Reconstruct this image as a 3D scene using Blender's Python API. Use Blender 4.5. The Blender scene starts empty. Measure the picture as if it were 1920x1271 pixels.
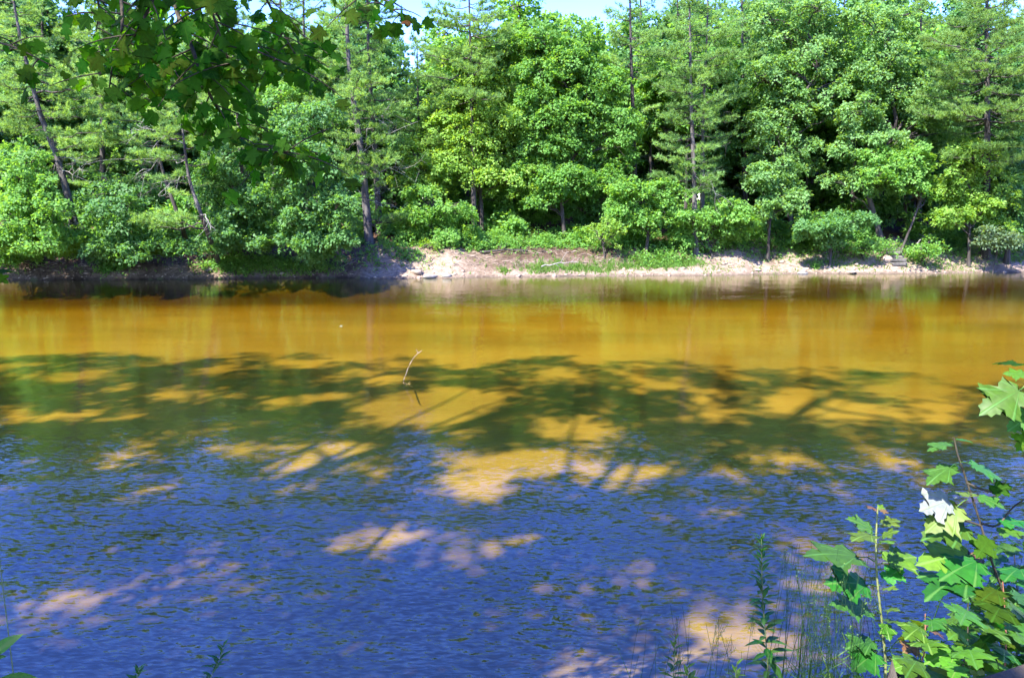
import bpy, math, random
import numpy as np

R = math.radians
random.seed(7)
rng = np.random.default_rng(11)
scene = bpy.context.scene
C = scene.collection

# ------------------------------------------------------------------ camera, sky, sun, exposure
H_EYE, PITCH, FPX = 3.5, R(9.5), 1450.0
cam_d = bpy.data.cameras.new('camera')
cam = bpy.data.objects.new('camera', cam_d); C.objects.link(cam)
cam.location = (0, 0, H_EYE)
cam.rotation_euler = (R(90) - PITCH, 0, 0)
cam_d.sensor_width = 36.0
cam_d.lens = FPX / 1920.0 * 36.0
cam_d.clip_start = 0.05; cam_d.clip_end = 3000
scene.camera = cam

SUN_EL = R(52)
SUN_AZ = (0.66, 0.751)                      # horizontal direction in which the light travels
SUN_DIR = np.array([SUN_AZ[0]*math.cos(SUN_EL), SUN_AZ[1]*math.cos(SUN_EL), -math.sin(SUN_EL)])
world = bpy.data.worlds.new('World'); scene.world = world; world.use_nodes = True
wn = world.node_tree; wn.nodes.clear()
sky = wn.nodes.new('ShaderNodeTexSky'); sky.sky_type = 'NISHITA'; sky.sun_disc = False
sky.sun_elevation = SUN_EL; sky.sun_rotation = math.atan2(-SUN_AZ[0], -SUN_AZ[1])
sky.air_density = 1.0; sky.dust_density = 0.3; sky.ozone_density = 3.0
bg = wn.nodes.new('ShaderNodeBackground'); bg.inputs[1].default_value = 0.15
wo = wn.nodes.new('ShaderNodeOutputWorld')
hsv = wn.nodes.new('ShaderNodeHueSaturation'); hsv.inputs['Saturation'].default_value = 1.37; hsv.inputs['Hue'].default_value = 0.532
wn.links.new(sky.outputs[0], hsv.inputs['Color']); wn.links.new(hsv.outputs[0], bg.inputs[0]); wn.links.new(bg.outputs[0], wo.inputs[0])
sun_d = bpy.data.lights.new('sun', 'SUN'); sun_d.energy = 3.6; sun_d.angle = R(0.53)
sun_d.color = (1.0, 0.95, 0.87)
sun = bpy.data.objects.new('sun', sun_d); C.objects.link(sun)
from mathutils import Vector, Matrix
sun.rotation_euler = Vector(SUN_DIR).to_track_quat('-Z', 'Y').to_euler()
sun.location = (-20, -35, 60)
vs = scene.view_settings
vs.view_transform = 'Standard'; vs.look = 'None'; vs.gamma = 1.0; vs.use_curve_mapping = False
vs.exposure = 2.68
scene.cycles.max_bounces = 8
scene.cycles.transparent_max_bounces = 12
scene.cycles.caustics_reflective = False; scene.cycles.caustics_refractive = False

# ------------------------------------------------------------------ pixel rays (photo is 1920 wide)
def ray(u, v):
    a, b = (u - 960.0) / FPX, (635.5 - v) / FPX
    return np.array([a, math.cos(PITCH) + b*math.sin(PITCH), -math.sin(PITCH) + b*math.cos(PITCH)])
def P(u, v, y):
    d = ray(u, v); return np.array([0, 0, H_EYE]) + d * (y / d[1])
def pix(p):
    """world points (n,3) to photo pixels and depth"""
    p = np.atleast_2d(p) - np.array([0, 0, H_EYE])
    dep = p[:, 1]*math.cos(PITCH) - p[:, 2]*math.sin(PITCH)
    upc = p[:, 1]*math.sin(PITCH) + p[:, 2]*math.cos(PITCH)
    dd = np.where(np.abs(dep) < 1e-6, 1e-6, dep)
    return 960 + FPX*p[:, 0]/dd, 635.5 - FPX*upc/dd, dep
def ppm(u, v, y):                            # metres per photo pixel at that spot
    d = ray(u, v); t = y / d[1]; return t / FPX

# ------------------------------------------------------------------ noise
_perm = np.random.default_rng(3).random((256, 256))
def vnoise(x, y):
    x = np.asarray(x, float); y = np.asarray(y, float)
    xi = np.floor(x).astype(int); yi = np.floor(y).astype(int)
    fx = x - xi; fy = y - yi
    fx = fx*fx*(3-2*fx); fy = fy*fy*(3-2*fy)
    g = lambda a, b: _perm[a & 255, b & 255]
    return (g(xi, yi)*(1-fx) + g(xi+1, yi)*fx)*(1-fy) + (g(xi, yi+1)*(1-fx) + g(xi+1, yi+1)*fx)*fy
def fbm(x, y, o=4):
    s = 0; a = 1; t = 0
    for k in range(o):
        s = s + a*vnoise(x*2**k + 17*k, y*2**k + 31*k); t += a; a *= .5
    return s/t
def sstep(a, b, x):
    t = np.clip((x-a)/(b-a), 0, 1); return t*t*(3-2*t)

# ------------------------------------------------------------------ terrain height
def shore(x):
    x = np.asarray(x, float)
    xc = np.clip(x, -45, 45)
    s = 40.9 + 0.095*xc + 1.3*(fbm(x*0.13 + 5, x*0 + 2.5, 3)-.5) + 0.5*(fbm(x*0.7, x*0+9.5, 3)-.5) + 0.35*(fbm(x*2.1, x*0+3.5, 3)-.5)
    return s + 0.7*sstep(-8.3, -7.4, x)*(1-sstep(-4, 0, x))*-1
def near_edge(x):
    return 4.3 + 0.5*np.sin(np.asarray(x)*0.35+1) + 0.35*(fbm(np.asarray(x)*0.6, np.asarray(x)*0+4, 2)-.5)
def terrain(x, y):
    x = np.asarray(x, float); y = np.asarray(y, float)
    d = y - shore(x)
    lump = fbm(x*0.55, y*0.9, 4)
    width = 2.3 + 1.5*fbm(x*0.2+40, x*0+1.5, 2) + 0.5*sstep(-8, -5, x)
    top = 1.3 + 0.5*fbm(x*0.16+3, x*0+7.5, 2)
    t = np.clip(d/width, 0, 1)
    steep = np.where(x < -7.8, 0.65, 1.0)
    bank = top*(t**steep)*(1 - 0.12*np.sin(t*math.pi*2)) + (lump-.5)*0.75*np.clip(t*3, 0, 1)*(1-0.5*t)
    bank = bank + 0.22*(fbm(x*2.3, y*2.3, 3)-.5)*np.clip(t*4, 0, 1)*(t < 1.3)
    floor = np.clip(d - width, 0, None)
    floor = 2.5*(1-np.exp(-floor/11)) + 0.35*(fbm(x*0.25, y*0.25, 3)-.5)*np.clip(floor/3, 0, 1) + 0.012*np.clip(d-25, 0, 300)
    far = bank + floor
    bed = -0.55*sstep(0.0, 1.0, -d) - 0.25*sstep(0.2, 2.0, -d)*(1-sstep(2.5, 9.0, -d)) - 0.03*np.clip(-d, 0, 1) + 0.05*(fbm(x*0.4, y*0.5, 3)-.5)*np.clip(-d, 0, 1)
    z = np.where(d > 0, far, bed)
    e = near_edge(x)
    dn = e - y                                # >0: near bank
    nb = 1.3*sstep(-0.1, 2.3, dn) + 0.12*(fbm(x*1.2, y*1.2, 3)-.5)*np.clip(dn, 0, 1) + 0.03*np.clip(dn-3, 0, 50)
    zn = np.where(dn > 0, nb, bed*sstep(0, 2.2, -dn) - 0.02)
    return np.where(y < 20, zn, z)
def tz(x, y): return float(terrain(np.array([x]), np.array([y]))[0])
def hit(u, v, y0=36.5, y1=70):
    d = ray(u, v); ys = np.arange(y0, y1, 0.05)
    t = ys/d[1]; z = H_EYE + d[2]*t
    g = terrain(d[0]*t, ys)
    k = np.argmax(g >= z) if (g >= z).any() else len(ys)-1
    return np.array([d[0]*t[k], ys[k], max(g[k], 0.0)])

# ------------------------------------------------------------------ materials
def mat(name):
    m = bpy.data.materials.new(name); m.use_nodes = True
    nt = m.node_tree; nt.nodes.clear()
    out = nt.nodes.new('ShaderNodeOutputMaterial')
    return m, nt, out
def N(nt, kind, **kw):
    n = nt.nodes.new(kind)
    for k, v in kw.items():
        if k.startswith('i_'):
            key = k[2:]; n.inputs[int(key) if key.isdigit() else key].default_value = v
        else: setattr(n, k, v)
    return n
def L(nt, a, b): nt.links.new(a, b)
def ramp(nt, fac, stops):
    r = nt.nodes.new('ShaderNodeValToRGB')
    while len(r.color_ramp.elements) > 1: r.color_ramp.elements.remove(r.color_ramp.elements[0])
    for i, (p, c) in enumerate(stops):
        e = r.color_ramp.elements[0] if i == 0 else r.color_ramp.elements.new(p)
        e.position = p; e.color = (*c, 1)
    L(nt, fac, r.inputs[0]); return r

def leaf_mat(name, c0, c1, c2, trans=0.46, rough=0.6, spec=0.28, tr_gain=2.1):
    m, nt, out = mat(name)
    at = N(nt, 'ShaderNodeAttribute', attribute_name='tint')
    oi = N(nt, 'ShaderNodeObjectInfo')
    ad = N(nt, 'ShaderNodeMath', operation='MULTIPLY_ADD'); L(nt, oi.outputs['Random'], ad.inputs[0]); ad.inputs[1].default_value = 0.16
    L(nt, at.outputs['Fac'], ad.inputs[2])
    r = ramp(nt, ad.outputs[0], [(0.0, c0), (0.5, c1), (1.0, c2)])
    pb = N(nt, 'ShaderNodeBsdfPrincipled'); pb.inputs['Roughness'].default_value = rough
    pb.inputs['Specular IOR Level'].default_value = spec
    L(nt, r.outputs[0], pb.inputs['Base Color'])
    g = N(nt, 'ShaderNodeMix', data_type='RGBA', blend_type='MULTIPLY'); g.inputs[0].default_value = 1
    L(nt, r.outputs[0], g.inputs[6]); g.inputs[7].default_value = (tr_gain*1.25, tr_gain, tr_gain*0.35, 1)
    t = N(nt, 'ShaderNodeBsdfTranslucent'); L(nt, g.outputs[2], t.inputs[0])
    mx = N(nt, 'ShaderNodeMixShader'); mx.inputs[0].default_value = trans
    L(nt, pb.outputs[0], mx.inputs[1]); L(nt, t.outputs[0], mx.inputs[2]); L(nt, mx.outputs[0], out.inputs[0])
    return m

def bark_mat(name, c0, c1, scale=6.0):
    m, nt, out = mat(name)
    tc = N(nt, 'ShaderNodeTexCoord'); mp = N(nt, 'ShaderNodeMapping'); mp.inputs['Scale'].default_value = (1, 1, 0.18)
    L(nt, tc.outputs['Object'], mp.inputs[0])
    n = N(nt, 'ShaderNodeTexNoise'); n.inputs['Scale'].default_value = scale; n.inputs['Detail'].default_value = 6
    L(nt, mp.outputs[0], n.inputs[0])
    r = ramp(nt, n.outputs[0], [(0.3, c0), (0.7, c1)])
    pb = N(nt, 'ShaderNodeBsdfPrincipled'); pb.inputs['Roughness'].default_value = 0.9
    pb.inputs['Specular IOR Level'].default_value = 0.15
    L(nt, r.outputs[0], pb.inputs['Base Color'])
    b = N(nt, 'ShaderNodeBump'); b.inputs['Strength'].default_value = 0.8; b.inputs['Distance'].default_value = 0.05
    L(nt, n.outputs[0], b.inputs['Height']); L(nt, b.outputs[0], pb.inputs['Normal'])
    L(nt, pb.outputs[0], out.inputs[0]); return m

M = {}
M['maple'] = leaf_mat('maple_leaf', (.055, .145, .026), (.108, .255, .05), (.18, .345, .085))
M['lime'] = leaf_mat('lime_leaf', (.08, .175, .026), (.15, .29, .048), (.24, .385, .08))
M['ash'] = leaf_mat('ash_leaf', (.055, .14, .042), (.115, .245, .07), (.185, .335, .115), spec=0.4)
M['blue'] = leaf_mat('bluish_leaf', (.036, .105, .03), (.07, .185, .05), (.125, .265, .085), spec=0.4)
M['silver'] = leaf_mat('silver_leaf', (.05, .10, .05), (.09, .16, .08), (.15, .22, .13), spec=0.4)
M['pine'] = leaf_mat('pine_needle', (.08, .17, .046), (.15, .29, .085), (.25, .42, .14), trans=0.38, rough=0.6, spec=0.25)
M['pine_dark'] = leaf_mat('pine_needle_dark', (.07, .15, .04), (.13, .25, .065), (.21, .35, .11), trans=0.38, rough=0.6, spec=0.25)
M['pine_dry'] = leaf_mat('pine_needle_dry', (.12, .11, .04), (.17, .14, .06), (.22, .17, .09), trans=0.25, rough=0.6)
M['shade'] = leaf_mat('canopy_leaf', (.03, .085, .012), (.05, .12, .02), (.08, .16, .03), trans=0.35)
M['grass'] = leaf_mat('grass_blade', (.05, .12, .018), (.085, .18, .028), (.14, .23, .045), trans=0.35)
M['grass_thin'] = leaf_mat('grass_blade_dark', (.03, .08, .03), (.05, .11, .04), (.08, .13, .06), trans=0.3)
M['bark'] = bark_mat('bark', (.028, .024, .022), (.085, .075, .068))
M['bark_pale'] = bark_mat('bark_pale', (.045, .04, .038), (.13, .12, .115))
M['bark_brown'] = bark_mat('bark_brown', (.035, .026, .02), (.11, .085, .065))
M['dead'] = bark_mat('dead_wood', (.15, .135, .125), (.32, .30, .28), 10)
M['dead_pink'] = bark_mat('washed_wood', (.24, .18, .155), (.38, .31, .27), 14)
M['root'] = bark_mat('root_wood', (.10, .075, .06), (.30, .24, .20), 8)

def near_leaf_mat(name, base, vein, trans=0.45, rough=0.5, tr=(1.9, 1.7, .5), spec=.35):
    m, nt, out = mat(name)
    uv = N(nt, 'ShaderNodeUVMap'); uv.uv_map = 'leaf'
    sp = N(nt, 'ShaderNodeSeparateXYZ'); L(nt, uv.outputs[0], sp.inputs[0])
    # veins: rays from the leaf base at five angles (u = across, v = along the midrib)
    ax = N(nt, 'ShaderNodeMath', operation='ABSOLUTE'); L(nt, sp.outputs[0], ax.inputs[0])
    an = N(nt, 'ShaderNodeMath', operation='ARCTAN2'); L(nt, ax.outputs[0], an.inputs[0]); L(nt, sp.outputs[1], an.inputs[1])
    last = None
    for a in (0.0, 0.66, 1.25):
        s = N(nt, 'ShaderNodeMath', operation='SUBTRACT'); L(nt, an.outputs[0], s.inputs[0]); s.inputs[1].default_value = a
        b = N(nt, 'ShaderNodeMath', operation='ABSOLUTE'); L(nt, s.outputs[0], b.inputs[0])
        if last is None: last = b
        else:
            mn = N(nt, 'ShaderNodeMath', operation='MINIMUM'); L(nt, last.outputs[0], mn.inputs[0]); L(nt, b.outputs[0], mn.inputs[1]); last = mn
    vm = N(nt, 'ShaderNodeMapRange'); L(nt, last.outputs[0], vm.inputs[0])
    vm.inputs[1].default_value = 0.015; vm.inputs[2].default_value = 0.05; vm.inputs[3].default_value = 1; vm.inputs[4].default_value = 0
    no = N(nt, 'ShaderNodeTexNoise'); no.inputs['Scale'].default_value = 6; no.inputs['Detail'].default_value = 4; L(nt, uv.outputs[0], no.inputs[0])
    oi = N(nt, 'ShaderNodeObjectInfo')
    hs = N(nt, 'ShaderNodeHueSaturation')
    hm = N(nt, 'ShaderNodeMapRange'); L(nt, oi.outputs['Random'], hm.inputs[0]); hm.inputs[3].default_value = 0.45; hm.inputs[4].default_value = 0.525
    L(nt, hm.outputs[0], hs.inputs['Hue'])
    vmul = N(nt, 'ShaderNodeMapRange'); L(nt, no.outputs[0], vmul.inputs[0]); vmul.inputs[1].default_value = .3; vmul.inputs[2].default_value = .7; vmul.inputs[3].default_value = 0.75; vmul.inputs[4].default_value = 1.2
    rv = N(nt, 'ShaderNodeMath', operation='MULTIPLY'); L(nt, oi.outputs['Random'], rv.inputs[0]); rv.inputs[1].default_value = 7.31
    rf = N(nt, 'ShaderNodeMath', operation='FRACT'); L(nt, rv.outputs[0], rf.inputs[0])
    rm_ = N(nt, 'ShaderNodeMapRange'); L(nt, rf.outputs[0], rm_.inputs[0]); rm_.inputs[3].default_value = .6; rm_.inputs[4].default_value = 1.25
    vv = N(nt, 'ShaderNodeMath', operation='MULTIPLY'); L(nt, vmul.outputs[0], vv.inputs[0]); L(nt, rm_.outputs[0], vv.inputs[1]); L(nt, vv.outputs[0], hs.inputs['Value'])
    hs.inputs['Color'].default_value = (*base, 1)
    mx = N(nt, 'ShaderNodeMix', data_type='RGBA'); L(nt, vm.outputs[0], mx.inputs[0]); L(nt, hs.outputs[0], mx.inputs[6]); mx.inputs[7].default_value = (*vein, 1)
    pb = N(nt, 'ShaderNodeBsdfPrincipled'); pb.inputs['Roughness'].default_value = rough; pb.inputs['Specular IOR Level'].default_value = spec
    L(nt, mx.outputs[2], pb.inputs['Base Color'])
    bu = N(nt, 'ShaderNodeBump'); bu.inputs['Strength'].default_value = 0.35; bu.inputs['Distance'].default_value = 0.004
    L(nt, vm.outputs[0], bu.inputs['Height']); L(nt, bu.outputs[0], pb.inputs['Normal'])
    g = N(nt, 'ShaderNodeMix', data_type='RGBA', blend_type='MULTIPLY'); g.inputs[0].default_value = 1
    L(nt, mx.outputs[2], g.inputs[6]); g.inputs[7].default_value = (*tr, 1)
    t = N(nt, 'ShaderNodeBsdfTranslucent'); L(nt, g.outputs[2], t.inputs[0])
    ms = N(nt, 'ShaderNodeMixShader'); ms.inputs[0].default_value = trans
    L(nt, pb.outputs[0], ms.inputs[1]); L(nt, t.outputs[0], ms.inputs[2]); L(nt, ms.outputs[0], out.inputs[0])
    return m
M['near_green'] = near_leaf_mat('near_leaf_green', (.034, .145, .014), (.07, .19, .035))
M['near_lime'] = near_leaf_mat('near_leaf_lime', (.085, .20, .016), (.14, .26, .045))
M['near_white'] = near_leaf_mat('near_leaf_white', (.21, .235, .22), (.15, .18, .12), trans=0.12, rough=0.5, tr=(1, 1, 1))  # white glare of a glossy leaf, put into the base colour
M['near_red'] = near_leaf_mat('near_leaf_bronze', (.15, .10, .035), (.2, .16, .06), tr=(1.5, 1.1, .4))
M['near_dark'] = near_leaf_mat('hanging_leaf', (.042, .125, .010), (.055, .14, .015), trans=.62, rough=.8, tr=(1.5, 2.0, .22), spec=.12)
M['near_orange'] = near_leaf_mat('hanging_leaf_orange', (.35, .17, .03), (.4, .22, .06), tr=(1.5, 1.1, .3))
M['stem_green'] = bark_mat('green_stem', (.12, .15, .05), (.22, .24, .10), 20)
M['stem_dark'] = bark_mat('dark_stem', (.035, .03, .02), (.08, .065, .045), 20)
M['stem_red'] = bark_mat('red_stalk', (.22, .09, .06), (.32, .15, .09), 20)

# ground materials
def bank_material():
    m, nt, out = mat('bank_soil')
    ge = N(nt, 'ShaderNodeNewGeometry'); sp = N(nt, 'ShaderNodeSeparateXYZ'); L(nt, ge.outputs['Position'], sp.inputs[0])
    n1 = N(nt, 'ShaderNodeTexNoise'); n1.inputs['Scale'].default_value = 0.55; n1.inputs['Detail'].default_value = 6; L(nt, ge.outputs['Position'], n1.inputs[0])
    n2 = N(nt, 'ShaderNodeTexNoise'); n2.inputs['Scale'].default_value = 5; n2.inputs['Detail'].default_value = 8; n2.inputs['Roughness'].default_value = .7; L(nt, ge.outputs['Position'], n2.inputs[0])
    sand = ramp(nt, n2.outputs[0], [(.3, (.12, .085, .062)), (.55, (.25, .19, .145)), (.72, (.38, .305, .245))])
    soil = ramp(nt, n2.outputs[0], [(.3, (.03, .02, .014)), (.55, (.075, .05, .034)), (.75, (.17, .12, .09))])
    # soil on the left (x < -8) and high on the bank, sand low on the right
    mx_ = N(nt, 'ShaderNodeMapRange'); L(nt, sp.outputs[0], mx_.inputs[0]); mx_.inputs[1].default_value = -8.6; mx_.inputs[2].default_value = -7.2; mx_.inputs[3].default_value = 0.75; mx_.inputs[4].default_value = 0.0
    mz_ = N(nt, 'ShaderNodeMapRange'); L(nt, sp.outputs[2], mz_.inputs[0]); mz_.inputs[1].default_value = 0.45; mz_.inputs[2].default_value = 1.5; mz_.inputs[3].default_value = 0.0; mz_.inputs[4].default_value = 0.62
    s1 = N(nt, 'ShaderNodeMath', operation='ADD'); L(nt, mx_.outputs[0], s1.inputs[0]); L(nt, mz_.outputs[0], s1.inputs[1])
    md = N(nt, 'ShaderNodeMath', operation='ABSOLUTE'); mo = N(nt, 'ShaderNodeMath', operation='SUBTRACT'); L(nt, sp.outputs[0], mo.inputs[0]); mo.inputs[1].default_value = 2.4; L(nt, mo.outputs[0], md.inputs[0])
    mk = N(nt, 'ShaderNodeMapRange'); L(nt, md.outputs[0], mk.inputs[0]); mk.inputs[1].default_value = 3.2; mk.inputs[2].default_value = 6; mk.inputs[3].default_value = .6; mk.inputs[4].default_value = 0
    mh = N(nt, 'ShaderNodeMapRange'); L(nt, sp.outputs[2], mh.inputs[0]); mh.inputs[1].default_value = .2; mh.inputs[2].default_value = .5
    mm = N(nt, 'ShaderNodeMath', operation='MULTIPLY'); L(nt, mk.outputs[0], mm.inputs[0]); L(nt, mh.outputs[0], mm.inputs[1])
    s1b = N(nt, 'ShaderNodeMath', operation='ADD'); L(nt, s1.outputs[0], s1b.inputs[0]); L(nt, mm.outputs[0], s1b.inputs[1]); s1 = s1b
    nn = N(nt, 'ShaderNodeMapRange'); L(nt, n1.outputs[0], nn.inputs[0]); nn.inputs[1].default_value = .3; nn.inputs[2].default_value = .7; nn.inputs[3].default_value = -0.5; nn.inputs[4].default_value = 0.5
    s2 = N(nt, 'ShaderNodeMath', operation='ADD', use_clamp=True); L(nt, s1.outputs[0], s2.inputs[0]); L(nt, nn.outputs[0], s2.inputs[1])
    mix = N(nt, 'ShaderNodeMix', data_type='RGBA'); L(nt, s2.outputs[0], mix.inputs[0]); L(nt, sand.outputs[0], mix.inputs[6]); L(nt, soil.outputs[0], mix.inputs[7])
    # wet rim at the waterline
    wz = N(nt, 'ShaderNodeMapRange'); L(nt, sp.outputs[2], wz.inputs[0]); wz.inputs[1].default_value = 0.03; wz.inputs[2].default_value = 0.14; wz.inputs[3].default_value = 0.55; wz.inputs[4].default_value = 1
    mul = N(nt, 'ShaderNodeMix', data_type='RGBA', blend_type='MULTIPLY'); mul.inputs[0].default_value = 1
    L(nt, mix.outputs[2], mul.inputs[6]); L(nt, wz.outputs[0], mul.inputs[7])
    pb = N(nt, 'ShaderNodeBsdfPrincipled'); pb.inputs['Roughness'].default_value = .95; pb.inputs['Specular IOR Level'].default_value = .1
    L(nt, mul.outputs[2], pb.inputs['Base Color'])
    b = N(nt, 'ShaderNodeBump'); b.inputs['Strength'].default_value = 1; b.inputs['Distance'].default_value = .12
    L(nt, n2.outputs[0], b.inputs['Height']); L(nt, b.outputs[0], pb.inputs['Normal']); L(nt, pb.outputs[0], out.inputs[0])
    return m
def litter_material():
    m, nt, out = mat('leaf_litter')
    ge = N(nt, 'ShaderNodeNewGeometry')
    n2 = N(nt, 'ShaderNodeTexNoise'); n2.inputs['Scale'].default_value = 4; n2.inputs['Detail'].default_value = 8; n2.inputs['Roughness'].default_value = .75; L(nt, ge.outputs['Position'], n2.inputs[0])
    c = ramp(nt, n2.outputs[0], [(.3, (.025, .014, .009)), (.5, (.06, .034, .021)), (.62, (.11, .062, .038)), (.78, (.18, .115, .075))])
    pb = N(nt, 'ShaderNodeBsdfPrincipled'); pb.inputs['Roughness'].default_value = .95; pb.inputs['Specular IOR Level'].default_value = .1
    L(nt, c.outputs[0], pb.inputs['Base Color'])
    b = N(nt, 'ShaderNodeBump'); b.inputs['Strength'].default_value = 1; b.inputs['Distance'].default_value = .06
    L(nt, n2.outputs[0], b.inputs['Height']); L(nt, b.outputs[0], pb.inputs['Normal']); L(nt, pb.outputs[0], out.inputs[0])
    return m
def bed_material():
    m, nt, out = mat('river_sand')
    ge = N(nt, 'ShaderNodeNewGeometry')
    mp = N(nt, 'ShaderNodeMapping'); mp.inputs['Scale'].default_value = (0.35, 1, 1); L(nt, ge.outputs['Position'], mp.inputs[0])
    n1 = N(nt, 'ShaderNodeTexNoise'); n1.inputs['Scale'].default_value = 0.35; n1.inputs['Detail'].default_value = 4; L(nt, mp.outputs[0], n1.inputs[0])
    n2 = N(nt, 'ShaderNodeTexNoise'); n2.inputs['Scale'].default_value = 14; n2.inputs['Detail'].default_value = 6; n2.inputs['Roughness'].default_value = .75; L(nt, mp.outputs[0], n2.inputs[0])
    a = N(nt, 'ShaderNodeMath', operation='MULTIPLY_ADD'); L(nt, n1.outputs[0], a.inputs[0]); a.inputs[1].default_value = .62; 
    k = N(nt, 'ShaderNodeMath', operation='MULTIPLY'); L(nt, n2.outputs[0], k.inputs[0]); k.inputs[1].default_value = .42
    L(nt, k.outputs[0], a.inputs[2])
    c = ramp(nt, a.outputs[0], [(.32, (.155, .12, .073)), (.5, (.23, .178, .11)), (.68, (.30, .235, .15))])
    # bed colour turns darker olive towards the outer bank, in tongues
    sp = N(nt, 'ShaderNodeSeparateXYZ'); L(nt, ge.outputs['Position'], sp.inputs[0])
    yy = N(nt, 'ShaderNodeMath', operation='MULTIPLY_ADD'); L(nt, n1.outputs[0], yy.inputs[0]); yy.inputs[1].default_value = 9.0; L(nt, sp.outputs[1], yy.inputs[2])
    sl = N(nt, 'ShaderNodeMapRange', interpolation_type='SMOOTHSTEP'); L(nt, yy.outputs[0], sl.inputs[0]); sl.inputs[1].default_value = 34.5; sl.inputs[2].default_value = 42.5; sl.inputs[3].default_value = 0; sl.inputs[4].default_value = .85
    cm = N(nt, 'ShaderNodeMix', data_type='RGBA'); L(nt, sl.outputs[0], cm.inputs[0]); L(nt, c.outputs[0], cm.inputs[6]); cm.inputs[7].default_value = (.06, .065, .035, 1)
    pb = N(nt, 'ShaderNodeBsdfPrincipled'); pb.inputs['Roughness'].default_value = .95; pb.inputs['Specular IOR Level'].default_value = 0
    L(nt, cm.outputs[2], pb.inputs['Base Color'])
    b = N(nt, 'ShaderNodeBump'); b.inputs['Strength'].default_value = .6; b.inputs['Distance'].default_value = .04
    L(nt, n2.outputs[0], b.inputs['Height']); L(nt, b.outputs[0], pb.inputs['Normal']); L(nt, pb.outputs[0], out.inputs[0])
    return m
def water_material():
    m, nt, out = mat('river_water')
    ge = N(nt, 'ShaderNodeNewGeometry')
    def noise(sx, sy, rot, detail, rough=.5, dist=0.0):
        mp = N(nt, 'ShaderNodeMapping'); mp.inputs['Scale'].default_value = (sx, sy, 1); mp.inputs['Rotation'].default_value = (0, 0, R(rot))
        L(nt, ge.outputs['Position'], mp.inputs[0])
        n = N(nt, 'ShaderNodeTexNoise'); n.inputs['Scale'].default_value = 1; n.inputs['Detail'].default_value = detail; n.inputs['Roughness'].default_value = rough
        n.inputs['Distortion'].default_value = dist
        L(nt, mp.outputs[0], n.inputs[0]); return n.outputs[0]
    def mul(a, k):
        x = N(nt, 'ShaderNodeMath', operation='MULTIPLY'); L(nt, a, x.inputs[0])
        if isinstance(k, (int, float)): x.inputs[1].default_value = k
        else: L(nt, k, x.inputs[1])
        return x.outputs[0]
    def add(a, b):
        x = N(nt, 'ShaderNodeMath', operation='ADD'); L(nt, a, x.inputs[0]); L(nt, b, x.inputs[1]); return x.outputs[0]
    def cen(a, k):                             # noise to a signed slope
        x = N(nt, 'ShaderNodeMath', operation='MULTIPLY_ADD'); L(nt, a, x.inputs[0]); x.inputs[1].default_value = k; x.inputs[2].default_value = -.5*k; return x.outputs[0]
    sy = add(add(cen(noise(6.5, 21.0, 12, 3, .55, .5), .64), cen(noise(12.0, 38.0, -16, 2, .5, .3), .46)), cen(noise(.8, 2.0, 8, 1), .22))
    sx = add(cen(noise(8.5, 10.0, 40, 2, .5, .4), .34), cen(noise(1.1, 1.1, 70, 1), .10))
    # breeze: ripples are strongest near this bank and die away towards the calm middle
    sp = N(nt, 'ShaderNodeSeparateXYZ'); L(nt, ge.outputs['Position'], sp.inputs[0])
    mr = N(nt, 'ShaderNodeMapRange', interpolation_type='SMOOTHSTEP'); L(nt, sp.outputs[1], mr.inputs[0]); mr.inputs[1].default_value = 6.0; mr.inputs[2].default_value = 13.0; mr.inputs[3].default_value = 1.4; mr.inputs[4].default_value = .22
    pt = N(nt, 'ShaderNodeMapRange'); L(nt, noise(.16, .3, 10, 2), pt.inputs[0]); pt.inputs[1].default_value = .35; pt.inputs[2].default_value = .65; pt.inputs[3].default_value = .55; pt.inputs[4].default_value = 1.25
    amp = mul(mr.outputs[0], pt.outputs[0])
    cb = N(nt, 'ShaderNodeCombineXYZ'); L(nt, mul(sx, amp), cb.inputs[0]); L(nt, mul(sy, amp), cb.inputs[1]); cb.inputs[2].default_value = 1.0
    b = N(nt, 'ShaderNodeVectorMath', operation='NORMALIZE'); L(nt, cb.outputs[0], b.inputs[0])
    fr = N(nt, 'ShaderNodeFresnel'); io = N(nt, 'ShaderNodeMapRange'); L(nt, ge.outputs['Backfacing'], io.inputs[0]); io.inputs[3].default_value = 1.8; io.inputs[4].default_value = 1/1.8   # same loss from either side: the body does not bend rays
    L(nt, io.outputs[0], fr.inputs['IOR']); L(nt, b.outputs[0], fr.inputs['Normal'])
    gl = N(nt, 'ShaderNodeBsdfGlossy'); gl.inputs['Roughness'].default_value = .07; L(nt, b.outputs[0], gl.inputs['Normal'])
    tr = N(nt, 'ShaderNodeBsdfTransparent')
    mx = N(nt, 'ShaderNodeMixShader'); L(nt, fr.outputs[0], mx.inputs[0]); L(nt, tr.outputs[0], mx.inputs[1]); L(nt, gl.outputs[0], mx.inputs[2])
    L(nt, mx.outputs[0], out.inputs['Surface'])
    va = N(nt, 'ShaderNodeVolumeAbsorption'); va.inputs['Color'].default_value = (.90, .82, .26, 1); va.inputs['Density'].default_value = 1.0
    L(nt, va.outputs[0], out.inputs['Volume'])
    return m
M['bank'] = bank_material(); M['litter'] = litter_material(); M['bed'] = bed_material(); M['water'] = water_material()

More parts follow.
